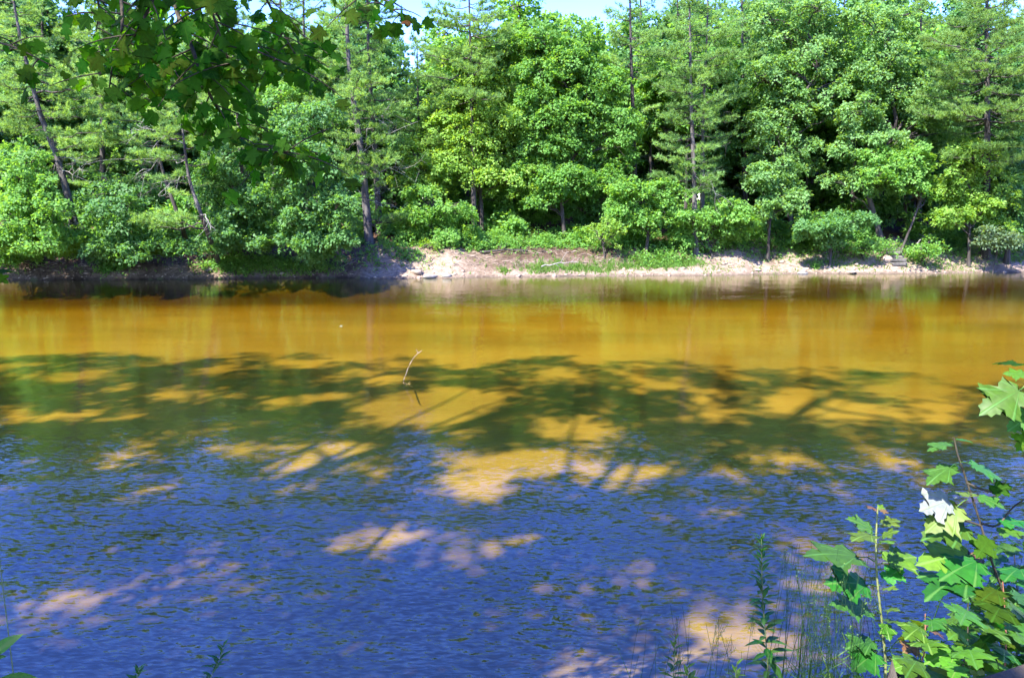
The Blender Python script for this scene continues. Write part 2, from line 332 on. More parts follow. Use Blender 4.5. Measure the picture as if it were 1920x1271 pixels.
def plain_mat(name, c0, c1, scale=5, rough=.8, bump=.02):
    m, nt, out = mat(name)
    tc = N(nt, 'ShaderNodeTexCoord')
    n = N(nt, 'ShaderNodeTexNoise'); n.inputs['Scale'].default_value = scale; n.inputs['Detail'].default_value = 6; L(nt, tc.outputs['Object'], n.inputs[0])
    r = ramp(nt, n.outputs[0], [(.3, c0), (.7, c1)])
    pb = N(nt, 'ShaderNodeBsdfPrincipled'); pb.inputs['Roughness'].default_value = rough; pb.inputs['Specular IOR Level'].default_value = .25
    L(nt, r.outputs[0], pb.inputs['Base Color'])
    b = N(nt, 'ShaderNodeBump'); b.inputs['Strength'].default_value = .7; b.inputs['Distance'].default_value = bump
    L(nt, n.outputs[0], b.inputs['Height']); L(nt, b.outputs[0], pb.inputs['Normal']); L(nt, pb.outputs[0], out.inputs[0])
    return m
M['rock'] = plain_mat('pale_rock', (.13, .12, .11), (.26, .24, .22), 4)
M['rock_warm'] = plain_mat('tan_rock', (.22, .16, .12), (.33, .26, .2), 4)
M['rock_grey'] = plain_mat('grey_stone', (.06, .055, .05), (.13, .12, .11), 5)
M['wall_red'] = plain_mat('red_brown_siding', (.12, .035, .022), (.17, .055, .035), 3)
M['brick'] = plain_mat('pink_brick', (.2, .085, .06), (.28, .14, .1), 3)
M['roof_grey'] = plain_mat('grey_roof', (.12, .125, .14), (.2, .205, .22), 3)
M['roof_dark'] = plain_mat('dark_roof', (.03, .028, .028), (.06, .055, .052), 3)
M['trim'] = plain_mat('white_trim', (.2, .2, .19), (.28, .28, .27), 3)
M['glass'] = plain_mat('dark_glass', (.02, .025, .03), (.03, .035, .04), 1, .1, 0)
M['red'] = plain_mat('bright_red_paint', (.30, .01, .01), (.36, .018, .015), 3, .4)
M['plank'] = bark_mat('weathered_plank', (.075, .056, .038), (.12, .095, .068), 12)

# ------------------------------------------------------------------ object helpers
def mesh_from(name, V, F, material, tint=None, uv=None, smooth=False):
    """V (n,3); F list of arrays (k,3) or (k,4)"""
    me = bpy.data.meshes.new(name)
    F = [np.asarray(f, dtype=np.int32) for f in (F if isinstance(F, list) else [F]) if len(f)]
    V = np.asarray(V, dtype=np.float32)
    me.vertices.add(len(V)); me.vertices.foreach_set('co', V.ravel())
    loops = np.concatenate([f.ravel() for f in F]); sizes = np.concatenate([np.full(len(f), f.shape[1], np.int32) for f in F])
    starts = np.concatenate([[0], np.cumsum(sizes)[:-1]]).astype(np.int32)
    me.loops.add(len(loops)); me.loops.foreach_set('vertex_index', loops)
    me.polygons.add(len(sizes)); me.polygons.foreach_set('loop_start', starts); me.polygons.foreach_set('loop_total', sizes)
    if smooth: me.polygons.foreach_set('use_smooth', np.ones(len(sizes), bool))
    me.update(calc_edges=True)
    if tint is not None:
        a = me.attributes.new('tint', 'FLOAT', 'FACE'); a.data.foreach_set('value', np.asarray(tint, np.float32))
    if material: me.materials.append(material)
    return me
def obj(name, me, parent=None, loc=None, kind=None):
    o = bpy.data.objects.new(name, me); C.objects.link(o)
    if parent is not None: o.parent = parent
    if loc is not None: o.location = [float(c) for c in loc]
    if kind: o['kind'] = kind
    return o
def tag(o, label, cat, group=None):
    o['label'] = label; o['category'] = cat
    if group: o['group'] = group
    return o
def thing(name, label, cat, loc, group=None):
    o = bpy.data.objects.new(name, None); C.objects.link(o); o.location = [float(c) for c in loc]
    o.empty_display_size = .2
    return tag(o, label, cat, group)
def copy_thing(root, loc, rotz, scale, label, group):
    r = root.copy(); C.objects.link(r); r.location = [float(c) for c in loc]; r.rotation_euler = (0, 0, rotz); r.scale = scale
    r['label'] = label
    if group: r['group'] = group
    for ch in list(root.children):
        c = ch.copy(); C.objects.link(c); c.parent = r
    return r

class Geo:
    """collects tubes and leaves for one mesh"""
    def __init__(s): s.V = []; s.F = {3: [], 4: []}; s.n = 0; s.T = {3: [], 4: []}
    def add(s, V, F, tint=None):
        F = np.asarray(F); k = F.shape[1]
        s.V.append(np.asarray(V)); s.F[k].append(F + s.n); s.n += len(V)
        s.T[k].append(np.zeros(len(F)) if tint is None else np.asarray(tint))
    def tube(s, pts, rad, sides=7):
        pts = np.asarray(pts, float); n = len(pts)
        rad = np.broadcast_to(np.asarray(rad, float), (n,)) if np.ndim(rad) else np.full(n, rad)
        tan = np.gradient(pts, axis=0); tan /= np.linalg.norm(tan, axis=1, keepdims=True) + 1e-9
        ref = np.where(np.abs(tan[:, 2:3]) > .9, np.array([[1., 0, 0]]), np.array([[0, 0, 1.]]))
        a = np.cross(tan, ref); a /= np.linalg.norm(a, axis=1, keepdims=True) + 1e-9
        b = np.cross(tan, a)
        th = np.linspace(0, 2*math.pi, sides, endpoint=False)
        ring = a[:, None]*np.cos(th)[None, :, None] + b[:, None]*np.sin(th)[None, :, None]
        V = (pts[:, None] + ring*rad[:, None, None]).reshape(-1, 3)
        i = np.arange(n-1)[:, None]*sides; j = np.arange(sides)[None]; j2 = (j+1) % sides
        F = np.stack([i+j, i+j2, i+sides+j2, i+sides+j], -1).reshape(-1, 4)
        s.add(V, F)
    def leaves(s, pos, nrm, axis, ln, wd, tint, fold=.12):
        """diamond leaves: one quad each"""
        nrm = nrm/(np.linalg.norm(nrm, axis=1, keepdims=True)+1e-9)
        axis = axis - nrm*(axis*nrm).sum(1, keepdims=True); axis /= np.linalg.norm(axis, axis=1, keepdims=True)+1e-9
        side = np.cross(nrm, axis)
        ln = np.asarray(ln).reshape(-1, 1); wd = np.asarray(wd).reshape(-1, 1)
        a = pos; b = pos + axis*ln*.45 + side*wd*.5 + nrm*wd*fold; c = pos + axis*ln; d = pos + axis*ln*.45 - side*wd*.5 + nrm*wd*fold
        V = np.stack([a, b, c, d], 1).reshape(-1, 3); n = len(pos)
        s.add(V, np.arange(n*4).reshape(n, 4), tint)
    def needles(s, pos, axis, ln, wd, tint):
        axis = axis/(np.linalg.norm(axis, axis=1, keepdims=True)+1e-9)
        r = rng.normal(size=axis.shape); side = np.cross(axis, r); side /= np.linalg.norm(side, axis=1, keepdims=True)+1e-9
        ln = np.asarray(ln).reshape(-1, 1); wd = np.asarray(wd).reshape(-1, 1)
        V = np.stack([pos - side*wd*.5, pos + side*wd*.5, pos + axis*ln], 1).reshape(-1, 3); n = len(pos)
        s.add(V, np.arange(n*3).reshape(n, 3), tint)
    def mesh(s, name, material, origin=(0, 0, 0), smooth=False):
        V = np.concatenate(s.V) - np.asarray(origin)
        F = []; T = []
        for k in (3, 4):
            if s.F[k]: F.append(np.concatenate(s.F[k])); T.append(np.concatenate(s.T[k]))
        return mesh_from(name, V, F, material, np.concatenate(T), smooth=smooth)

def curve(p0, p1, bend=(0, 0, 0), n=7, wob=0.0):
    t = np.linspace(0, 1, n)[:, None]; p0 = np.asarray(p0, float); p1 = np.asarray(p1, float)
    c = p0 + (p1-p0)*t + np.asarray(bend)*(4*t*(1-t))
    if wob: c[1:-1] += rng.normal(size=(n-2, 3))*wob
    return c
def smooth_path(pts, n=24):
    pts = np.asarray(pts, float); m = len(pts)
    d = np.concatenate([[0], np.cumsum(np.linalg.norm(np.diff(pts, axis=0), axis=1))]); d /= d[-1]
    t = np.linspace(0, 1, n); ext = np.vstack([2*pts[0]-pts[1], pts, 2*pts[-1]-pts[-2]])
    out = []
    for tt in t:
        k = min(np.searchsorted(d, tt, side='right')-1, m-2); f = (tt-d[k])/(d[k+1]-d[k]+1e-9)
        a, b, c, e = ext[k], ext[k+1], ext[k+2], ext[k+3]
        out.append(.5*((2*b)+(-a+c)*f+(2*a-5*b+4*c-e)*f*f+(-a+3*b-3*c+e)*f**3))
    return np.array(out)

# ------------------------------------------------------------------ THE SETTING
def build_terrain():
    xs = np.concatenate([np.linspace(-900, -80, 18), np.arange(-78, -36, 2.0), np.arange(-36, 36.01, .32), np.arange(38, 79, 2.0), np.linspace(80, 900, 18)])
    ys = np.concatenate([np.linspace(-300, -20, 10), np.arange(-18, 1, 1.0), np.arange(1, 7, .25), np.arange(7, 34, 1.0), np.arange(34, 47, .18), np.arange(47, 90, 1.0), np.linspace(92, 1200, 24)])
    X, Y = np.meshgrid(xs, ys); Z = terrain(X, Y)
    V = np.stack([X, Y, Z], -1).reshape(-1, 3); nx, ny = len(xs), len(ys)
    i = np.arange(ny-1)[:, None]*nx; j = np.arange(nx-1)[None]
    F = np.stack([i+j, i+j+1, i+nx+j+1, i+nx+j], -1).reshape(-1, 4)
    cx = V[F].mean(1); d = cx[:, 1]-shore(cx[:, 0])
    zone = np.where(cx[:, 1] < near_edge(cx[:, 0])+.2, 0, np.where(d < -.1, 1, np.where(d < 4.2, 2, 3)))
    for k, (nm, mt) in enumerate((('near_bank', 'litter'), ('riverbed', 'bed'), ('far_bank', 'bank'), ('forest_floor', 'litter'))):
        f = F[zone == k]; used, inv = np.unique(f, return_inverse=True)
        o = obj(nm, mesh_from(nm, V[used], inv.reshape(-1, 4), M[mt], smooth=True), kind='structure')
build_terrain()
# the water: a closed body, its top the river surface
wv = np.array([(x, y, z) for z in (-3.0, 0.0) for y in (2.0, 60.0) for x in (-400.0, 400.0)])
wf = [(0, 2, 3, 1), (4, 5, 7, 6), (0, 1, 5, 4), (2, 6, 7, 3), (0, 4, 6, 2), (1, 3, 7, 5)]
obj('river_water', mesh_from('river_water', wv, np.array(wf), M['water']), kind='structure')

# ------------------------------------------------------------------ TREES: builders
def sprays_to_leaves(geo, cen, out_dir, rad, nleaf, leaf, tint0, droop=.35, flat=.85, spread=.55):
    """cen (n,3) spray centres; each is a shallow drooping dish of leaves"""
    n = len(cen)
    nrm = out_dir*.7 + np.array([0, 0, flat]) + rng.normal(size=(n, 3))*.22
    nrm /= np.linalg.norm(nrm, axis=1, keepdims=True)
    a = np.cross(nrm, rng.normal(size=(n, 3))); a /= np.linalg.norm(a, axis=1, keepdims=True); b = np.cross(nrm, a)
    rr = np.sqrt(rng.random((n, nleaf))); th = rng.random((n, nleaf))*2*math.pi
    r = rr*np.asarray(rad).reshape(-1, 1)
    off = a[:, None]*(r*np.cos(th))[..., None] + b[:, None]*(r*np.sin(th))[..., None]
    p = cen[:, None] + off + nrm[:, None]*(rng.normal(size=(n, nleaf, 1))*.07 - (droop*rr*r)[..., None])
    ax = off/(np.linalg.norm(off, axis=2, keepdims=True)+1e-6) + rng.normal(size=p.shape)*.5 + np.array([0, 0, -.35])
    ln = nrm[:, None] + rng.normal(size=p.shape)*spread
    tt = tint0[:, None] + rng.normal(size=(n, nleaf))*.16
    k = n*nleaf
    s = leaf*(.7+.6*rng.random(k))
    geo.leaves(p.reshape(k, 3), ln.reshape(k, 3), ax.reshape(k, 3), s*1.15, s*.8, np.clip(tt.reshape(k), 0, .9))

def fill_lobes(geo, twig, lobes, dens, leaf, nleaf, trunk_at):
    """lobes: list of (centre, rx, ry, rz)"""
    for c, rx, ry, rz in lobes:
        rm = (rx*ry*rz)**(1/3)
        n = max(6, int(dens*rm*rm*31))
        d = rng.normal(size=(n, 3)); d /= np.linalg.norm(d, axis=1, keepdims=True)
        low = (d[:, 2] < -.35) & (rng.random(n) < .55); d[low, 2] *= -1
        f = .5 + .58*rng.random(n)**.6
        q = c + d*f[:, None]*np.array([rx, ry, rz])
        ragged = rng.random(n) < .38
        q[ragged] += d[ragged]*np.array([rx, ry, rz])*.6*rng.random((ragged.sum(), 1))
        od = d*np.array([1, 1, .2])
        sprays_to_leaves(geo, q, od, rng.uniform(.22, .62, n)*min(1.2, .55+.3*rm), nleaf, leaf, .28+.3*rng.random(n))
        if twig is not None:
            base = trunk_at(c)
            lc = curve(base, c, (0, 0, .25*rm), 8, .06)
            r0 = max(.03, .05*rm)
            twig.tube(lc, np.linspace(r0*1.3, r0*.5, 8), 5)
            for k in rng.choice(n, min(n, int(6+5*rm)), replace=False):
                twig.tube(curve(lc[rng.integers(4, 8)], q[k], (0, 0, .1), 5, .03), np.linspace(r0*.45, .008, 5), 4)

def veil(geo, lobes, n, leaf, nleaf):
    c = np.array([l[0] for l in lobes]); r = np.array([l[1:4] for l in lobes]); m = len(c)
    i = rng.integers(0, m, n*3); j = rng.integers(0, m, n*3); ok = (np.linalg.norm(c[i]-c[j], axis=1) < 3.2); i = i[ok][:n]; j = j[ok][:n]
    if not len(i): return
    f = rng.random((len(i), 1)); d = rng.normal(size=(len(i), 3)); d /= np.linalg.norm(d, axis=1, keepdims=True)
    q = c[i]*f + c[j]*(1-f) + d*(r[i]*f + r[j]*(1-f))*rng.uniform(.5, 1.15, (len(i), 1))
    sprays_to_leaves(geo, q, d*np.array([1, 1, .2]), rng.uniform(.2, .6, len(i)), nleaf, leaf, .28+.3*rng.random(len(i)), spread=.75)

def broadleaf(name, label, base, lobes, y, mt, dens=1.0, leaf=.132, nleaf=62, tr=.14, group=None, cat='tree', bark='bark', lean=None, ydj=.9, by=None):
    """base = photo column of the trunk foot; lobes = (u, v, ru, rv) of the crown's masses"""
    by = by or y; bx = P(base, 440, by)[0]; b = np.array([bx, by, tz(bx, by)-.1])
    root = thing(name, label, cat, b, group)
    W = []
    sub = []
    for (u, v, ru, rv) in lobes:
        if ru > 24:
            for q in range(4):
                a = rng.random()*6.28; f = rng.uniform(.42, .85); sub.append((u+math.cos(a)*ru*.65, v+math.sin(a)*rv*.62, ru*f*1.15, rv*f*.8))
        else: sub.append((u, v, ru, rv))
    for k, (u, v, ru, rv) in enumerate(sub):
        yy = y + (rng.random()-.5)*2*ydj
        s = ppm(u, v, yy); c = P(u, v, yy)
        W.append((c, ru*s, max(.45, .5*(ru+rv)*s*.9), rv*s))
    ctr = np.array([w[0] for w in W]); zt = ctr[:, 2].max()
    order = np.argsort(ctr[:, 2])
    axis = [b]
    for q in np.array_split(order, min(4, len(order))): axis.append(ctr[q].mean(0)*np.array([.7, .7, 1]) + b*np.array([.3, .3, 0]))
    if axis[-1][2] < zt-.3: axis.append(ctr[order[-1]])
    axis = smooth_path(axis, 18); 
    g = Geo(); g.tube(axis, np.concatenate([[tr*1.5], np.linspace(tr, .035, 17)]), 8)
    obj('trunk', g.mesh('trunk', M[bark], b, True), root)
    def at(c):
        k = np.argmin(np.abs(axis[:, 2] - (c[2]-.28*np.linalg.norm((c-b)[:2])-.6))); return axis[max(k, 2)]
    fo = Geo(); tw = Geo()
    fill_lobes(fo, tw, W, dens*.62, leaf, nleaf, at)
    if len(W) > 6: veil(fo, W, int(fo.n/4/nleaf*.5), leaf, nleaf)
    o = obj('limb', tw.mesh('limb', M[bark], b), root); o['kind'] = 'stuff'
    o = obj('crown', fo.mesh('crown', M[mt], b), root); o['kind'] = 'stuff'
    return root

def pine_branch(fo, tw, p0, p1, fan=.42, dens=1.0, dry=None, sag=.12, blades=15, bl=.21, bare=.25):
    """a flat plate of needle tufts along a branch from p0 to p1"""
    p0 = np.asarray(p0); p1 = np.asarray(p1); Lb = np.linalg.norm(p1-p0)
    if Lb < .15: return
    ax = curve(p0, p1, (0, 0, -sag*Lb), 9, .02*Lb)
    tw.tube(ax, np.linspace(max(.018, .016*Lb), .006, 9), 4)
    d = (p1-p0)/Lb; side = np.cross(d, [0, 0, 1.0]); side /= np.linalg.norm(side)+1e-9
    nt_ = max(4, int(Lb*6.5*dens)); P_ = []; A_ = []
    for k in range(nt_):
        t = bare + (1-bare)*(k+rng.random())/nt_
        f = t*8; i = min(int(f), 7); q = ax[i]*(1-f+i) + ax[i+1]*(f-i)
        sg = 1 if rng.random() < .5 else -1
        tl = Lb*fan*(1.1-t*.75)*(.5+.7*rng.random())*(.35+.65*min(1, (t-bare)*4+.2))
        dirn = d*.75 + side*sg*(.9) + np.array([0, 0, .10+.18*rng.random()]) + rng.normal(size=3)*.14
        dirn /= np.linalg.norm(dirn); e = q + dirn*tl
        if tl > .35: tw.tube(np.array([q, e]), np.array([.008, .004]), 3)
        m = max(2, int(tl*7.0*dens)+1)
        tt = np.sqrt(np.linspace(.12, 1, m))[:, None]
        P_.append(q + dirn*tl*tt + rng.normal(size=(m, 3))*.045); A_.append(np.repeat(dirn[None], m, 0))
    P_.append(p1[None]); A_.append(d[None])
    pos = np.concatenate(P_); axs = np.concatenate(A_); n = len(pos)
    tone = .2+.45*rng.random()
    pp = np.repeat(pos, blades, 0); aa = np.repeat(axs, blades, 0)
    dr = aa*.7 + rng.normal(size=pp.shape)*.6 + np.array([0, 0, .42])
    fo.needles(pp, dr, bl*(.65+.6*rng.random(len(pp))), .020+.014*rng.random(len(pp)), np.clip(tone+rng.normal(size=len(pp))*.13, 0, .9))

def dead_branch_geo(g, p0, p1, nsub=6, r=.022, droop=.1):
    Lb = np.linalg.norm(np.asarray(p1)-p0)
    ax = curve(p0, p1, (0, 0, droop*Lb), 8, .05*Lb); g.tube(ax, np.linspace(r, .007, 8), 5)
    for k in range(nsub):
        i = rng.integers(2, 7); d = (p1-p0)*.4 + rng.normal(size=3)*.28*Lb + np.array([0, 0, -.08*Lb])
        e = ax[i] + d*(.4+.5*rng.random()); a2 = curve(ax[i], e, rng.normal(size=3)*.07*Lb, 5); g.tube(a2, np.linspace(r*.5, .004, 5), 4)
        if Lb > .8:
            for q in range(2):
                a3 = curve(a2[2+q], a2[2+q] + rng.normal(size=3)*.16*Lb, n=3); g.tube(a3, np.linspace(.006, .003, 3), 3)

def pine(name, label, path, y, zlive, Lmax, mt='pine', tr=.17, tips=(), group=None, gap=.5, dens=1.0, top_shape=1.0, bark='bark', dead=(), fill=1.0, az=None, side=0, twin=None, cat='tree', ndead=0, step=1.0, by=None):
    """path = trunk in photo pixels foot to tip; tips = explicit branch tips in photo pixels; zlive = photo row of lowest live whorl"""
    pts = [P(u, v, y + (0 if i else 0)) for i, (u, v) in enumerate(path)]
    if by: pts[0] = P(path[0][0], path[0][1], by)
    b = pts[0].copy(); b[2] = tz(b[0], b[1])-.1; pts[0] = b
    ax = smooth_path(pts, 28)
    root = thing(name, label, cat, b, group)
    g = Geo(); h = ax[-1][2]-b[2]
    rad = tr*(1-.86*np.linspace(0, 1, 28)); rad[0] *= 1.35; g.tube(ax, rad, 9)
    obj('trunk', g.mesh('trunk', M[bark], b, True), root)
    fo = Geo(); tw = Geo()
    u0, z0 = path[0][0], P(path[0][0], zlive, y)[2]; zt = ax[-1][2]
    def at(z): 
        k = np.clip(np.searchsorted(ax[:, 2], z), 1, 27); f = (z-ax[k-1][2])/(ax[k][2]-ax[k-1][2]+1e-9); return ax[k-1]*(1-f)+ax[k]*f
    z = z0
    while z < zt and fill > 0:
        f = (z-z0)/(zt-z0+1e-6)
        Lz = Lmax*min(1, .55+1.6*f)*(1-f**1.3)**.8*top_shape + .35
        a0 = rng.random()*6.28
        nb = 5
        for k in range(nb):
            if rng.random() > fill: continue
            a = a0 + k*6.283/nb + rng.normal()*.3; l = Lz*(.55+.6*rng.random())
            if side and math.cos(a)*side < -.2: l *= .55
            rise = -.06 + .42*f + rng.normal()*.08
            p0 = at(z + rng.normal()*.12)
            p1 = p0 + np.array([math.cos(a)*l, math.sin(a)*l, rise*l])
            pine_branch(fo, tw, p0, p1, dens=dens)
        z += gap*(.75+.5*rng.random())*step
    for (u, v) in tips:
        yy = y + rng.uniform(-1.6, .3); p1 = P(u, v, yy)
        Lh = np.linalg.norm((p1-at(p1[2]))[:2]); p0 = at(p1[2]-.12*Lh)
        pine_branch(fo, tw, p0, p1, fan=.5, dens=dens*1.15, sag=.05, bare=.3)
    if fo.n:
        o = obj('limb', tw.mesh('limb', M['bark'], b), root); o['kind'] = 'stuff'
        o = obj('needles', fo.mesh('needles', M[mt], b), root); o['kind'] = 'stuff'
    for (u1, v1, u2, v2) in dead:
        dg = Geo(); p0 = at(P(u1, v1, y)[2]); p1 = P(u2, v2, y-rng.uniform(.2, 1.0)); dead_branch_geo(dg, p0, p1)
        o = obj('dead_branch', dg.mesh('dead_branch', M['dead'], b), root)
    if ndead:
        dg = Geo()
        for k in range(ndead):
            zz = b[2] + (z0-b[2])*(.25+.8*rng.random()); a = rng.random()*6.28; l = .5+1.3*rng.random()
            p0 = at(zz); dead_branch_geo(dg, p0, p0 + np.array([math.cos(a)*l, math.sin(a)*l, rng.normal()*.15]), 5, .014)
        o = obj('dead_twigs', dg.mesh('dead_twigs', M['bark_pale'], b), root); o['kind'] = 'stuff'
    return root

# ------------------------------------------------------------------ FAR BANK PINES
pine('leaning_pine', 'tall leaning grey pine at the far left with bare branches along its trunk',
     [(150, 478), (132, 385), (103, 285), (76, 215), (56, 140), (36, 60), (15, -60)], 39.2, 250, 2.3, by=41.4, tr=.22, bark='bark_pale', fill=.75,
     tips=[(170, 195), (205, 240), (160, 262), (215, 205), (30, 190), (20, 130), (120, 130), (195, 150), (108, 428), (10, 235)],
     dead=[(120, 370, 60, 300), (112, 330, 165, 320), (105, 300, 175, 312), (105, 300, 60, 292), (140, 400, 152, 430), (135, 390, 110, 400), (128, 385, 128, 430), (132, 400, 95, 420)], ndead=5)
pine('crooked_pine', 'small crooked pine leaning over the left bank with flat pale plates of needles',
     [(410, 488), (380, 410), (356, 340), (346, 275), (337, 205), (322, 165)], 37.2, 240, 1.35, by=40.6, tr=.15, bark='bark_pale', fill=.95,
     tips=[(262, 250), (300, 240), (398, 262), (290, 205), (372, 205), (258, 288), (300, 285), (408, 300), (285, 332), (330, 325), (392, 345), (275, 408), (300, 398), (345, 405), (250, 415), (365, 372), (320, 360), (352, 232)],
     dead=[(352, 300, 255, 327), (360, 330, 300, 362), (345, 270, 250, 240), (380, 400, 395, 430)], ndead=4)
pine('straight_pine', 'dark pine standing just left of the crooked pine at the bank edge',
     [(352, 484), (340, 420), (305, 320), (288, 220), (280, 150)], 39.6, 300, 1.7, by=42.4, tr=.15, fill=.7, tips=[(210, 262), (240, 300), (190, 215)], ndead=5)
pine('bank_pine', 'slim pine with pale low plates right of the crooked pine',
     [(463, 470), (456, 350), (445, 220), (436, 90), (430, -20)], 39.4, 300, 1.8, by=42.6, tr=.13, fill=.7, tips=[(440, 338), (485, 345), (425, 305), (500, 350), (440, 270), (480, 262)], ndead=6)
pine('grey_pine', 'big straight grey pine with dead lower branches rising left of the sandy slope',
     [(692, 458), (685, 370), (673, 255), (655, 130), (648, -30), (645, -120)], 43.6, 330, 2.4, tr=.25, bark='bark_pale', fill=.8,
     tips=[(715, 235), (650, 230), (700, 205), (728, 258), (640, 268), (690, 300), (655, 330), (720, 345), (745, 405), (705, 400), (640, 312), (735, 300), (770, 408), (600, 190), (610, 130), (720, 150)],
     dead=[(680, 300, 745, 243), (676, 290, 730, 212), (684, 375, 735, 390), (684, 370, 640, 345), (686, 385, 712, 360), (678, 320, 760, 325)], ndead=8)
pine('grey_pine', 'twin pine trunk close behind the big straight grey pine',
     [(712, 450), (704, 300), (692, 120), (688, -40), (686, -110)], 45.4, 230, 2.6, tr=.2, bark='bark', fill=.55, tips=[(740, 130), (745, 70), (770, 180)], ndead=6)
pine('pine_tree', 'pine with one clear dark trunk running up through the pale middle maples',
     [(889, 437), (887, 300), (884, 160), (880, 20), (878, -90)], 45.6, 190, 3.2, tr=.17, bark='bark', fill=.8, tips=[(820, 40), (945, 30), (800, 15), (960, 60), (840, 90), (930, 0)], ndead=6)
pine('young_pine', 'full young yellow-green pine between the grey pine and the pale middle maples',
     [(790, 440), (786, 300), (783, 150), (782, 75)], 47.2, 330, 2.3, tr=.14, fill=.85, tips=[(740, 180), (830, 200), (745, 120)])
pine('pine_tree', 'thin pine with a sparse top against the sky right of the pale middle maples',
     [(1192, 440), (1188, 250), (1183, 90), (1180, -70)], 47.5, 150, 2.3, tr=.2, bark='bark', fill=.55, tips=[(1135, 25), (1150, 75), (1232, 60), (1130, 110), (1225, 120), (1160, 180), (1230, 200)], ndead=7)
pine('plated_pine', 'pale pine with horizontal plates, left trunk of the pair right of the middle',
     [(1306, 440), (1301, 330), (1296, 180), (1293, 20), (1291, -80)], 43.9, 350, 2.1, tr=.17, bark='bark_pale', fill=.8,
     tips=[(1240, 95), (1375, 95), (1235, 160), (1360, 140), (1250, 215), (1345, 205), (1240, 255), (1270, 300), (1225, 330), (1345, 330), (1390, 110), (1255, 60), (1360, 60), (1280, 330)],
     dead=[(1304, 360, 1345, 345), (1304, 345, 1338, 328), (1302, 330, 1350, 372)], ndead=7)
pine('plated_pine', 'pine right beside the pale plated pine, its grey trunk bare in the middle',
     [(1318, 445), (1317, 310), (1320, 180), (1326, 50), (1328, -60)], 45.0, 230, 2.2, tr=.16, bark='bark_pale', fill=.75, tips=[(1385, 60), (1392, 180), (1270, 180)], dead=[(1317, 215, 1360, 185), (1317, 280, 1365, 262)], ndead=6)
pine('plumed_pine', 'broad dark plumed pine at the upper right corner',
     [(1852, 440), (1851, 250), (1850, 80), (1850, -110)], 43.4, 300, 3.6, by=45.2, mt='pine_dark', tr=.24, fill=.95, tips=[(1760, 160), (1740, 120), (1770, 215), (1930, 130), (1780, 60), (1745, 70), (1720, 210)])
pine('spire_pine', 'narrow dark pine spire left of the broad plumed pine',
     [(1722, 440), (1724, 200), (1727, 20), (1728, -60)], 49.5, 260, 1.9, mt='pine_dark', tr=.18, fill=.85)
pine('pine_tree', 'tall feathery pine behind the hanging leaves at the top left', [(196, 465), (192, 250), (186, 80), (184, -110)], 48.5, 330, 3.1, tr=.2, fill=.75, ndead=5)
pine('pine_tree', 'tall feathery pine in the top left corner behind the leaning pine', [(92, 460), (84, 250), (80, 80), (78, -110)], 50.5, 340, 3.2, tr=.2, fill=.75, tips=[(30, 40), (140, 60)], ndead=5)
pine('pine_tree', 'feathery pine mostly covered by the hanging leaves\' thickest part', [(395, 465), (392, 250), (388, 80), (386, -110)], 50.0, 330, 3.0, tr=.2, fill=.75, ndead=5)
pine('pine_tree', 'pale feathery pine between the hanging leaves and the grey pine', [(578, 455), (574, 250), (570, 80), (568, -110)], 49.0, 330, 2.8, tr=.2, fill=.7, tips=[(610, 100), (520, 120), (600, 170)], ndead=5)
pine('pine_tree', 'pine behind the right of the plated pair', [(1398, 445), (1394, 240), (1392, 80), (1390, -60)], 51.0, 250, 2.6, tr=.2, fill=.7, ndead=5)

# ------------------------------------------------------------------ FAR BANK BROADLEAF TREES
broadleaf('maple_tree', 'bright yellow-green maple, left of the two pale maples in the middle', 905,
          [(905, 112, 50, 38), (960, 95, 45, 36), (868, 175, 48, 42), (935, 175, 55, 45), (845, 250, 45, 36), (915, 245, 62, 42), (880, 310, 60, 34), (950, 320, 55, 34), (845, 325, 36, 24)],
          46.6, 'lime', tr=.12, dens=1.5)
broadleaf('maple_tree', 'bright pale maple, right of the two pale maples in the middle', 1060,
          [(1030, 88, 58, 36), (1092, 95, 52, 38), (1010, 165, 55, 44), (1080, 165, 60, 46), (1140, 165, 40, 42), (1010, 250, 58, 44), (1090, 250, 62, 46), (1150, 240, 36, 48), (1030, 325, 55, 34), (1110, 325, 52, 36), (1155, 310, 34, 36), (1070, 365, 50, 24), (1000, 365, 40, 20)],
          45.9, 'maple', tr=.12, dens=1.5)
broadleaf('ash_tree', 'tall airy pale green tree with sky showing through, right of the plated pines', 1490,
          [(1445, 55, 46, 40), (1505, 28, 55, 34), (1570, 55, 48, 40), (1450, 140, 48, 40), (1525, 125, 52, 44), (1592, 130, 40, 40), (1475, 215, 48, 40), (1555, 205, 48, 38), (1425, 255, 38, 42), (1500, 290, 46, 34), (1420, 320, 36, 26)],
          46.8, 'ash', dens=.72, tr=.17)
broadleaf('ash_tree', 'tall grey-green tree between the airy tree and the plumed pine', 1655,
          [(1630, 35, 40, 34), (1685, 45, 40, 38), (1650, 115, 46, 40), (1722, 185, 58, 44), (1640, 215, 50, 40), (1765, 225, 38, 40), (1690, 262, 52, 38), (1605, 280, 42, 34), (1640, 335, 46, 26), (1585, 335, 35, 22)],
          45.8, 'ash', dens=.9, tr=.17)
broadleaf('maple_tree', 'lush green tree cut by the right edge of the photo', 1893,
          [(1885, 140, 44, 38), (1912, 205, 50, 46), (1872, 255, 40, 38), (1915, 300, 44, 42), (1880, 340, 36, 30), (1915, 385, 44, 36), (1902, 425, 36, 22)], 44.6, 'blue', tr=.15)
broadleaf('maple_tree', 'yellow-green maple standing in front at the right bank above the silvery shrub', 1822,
          [(1808, 292, 36, 28), (1848, 315, 42, 34), (1798, 345, 42, 30), (1858, 365, 42, 32), (1812, 395, 44, 26), (1868, 412, 34, 20), (1785, 405, 28, 18)], 42.9+1.2, 'lime', tr=.09, dens=1.1)
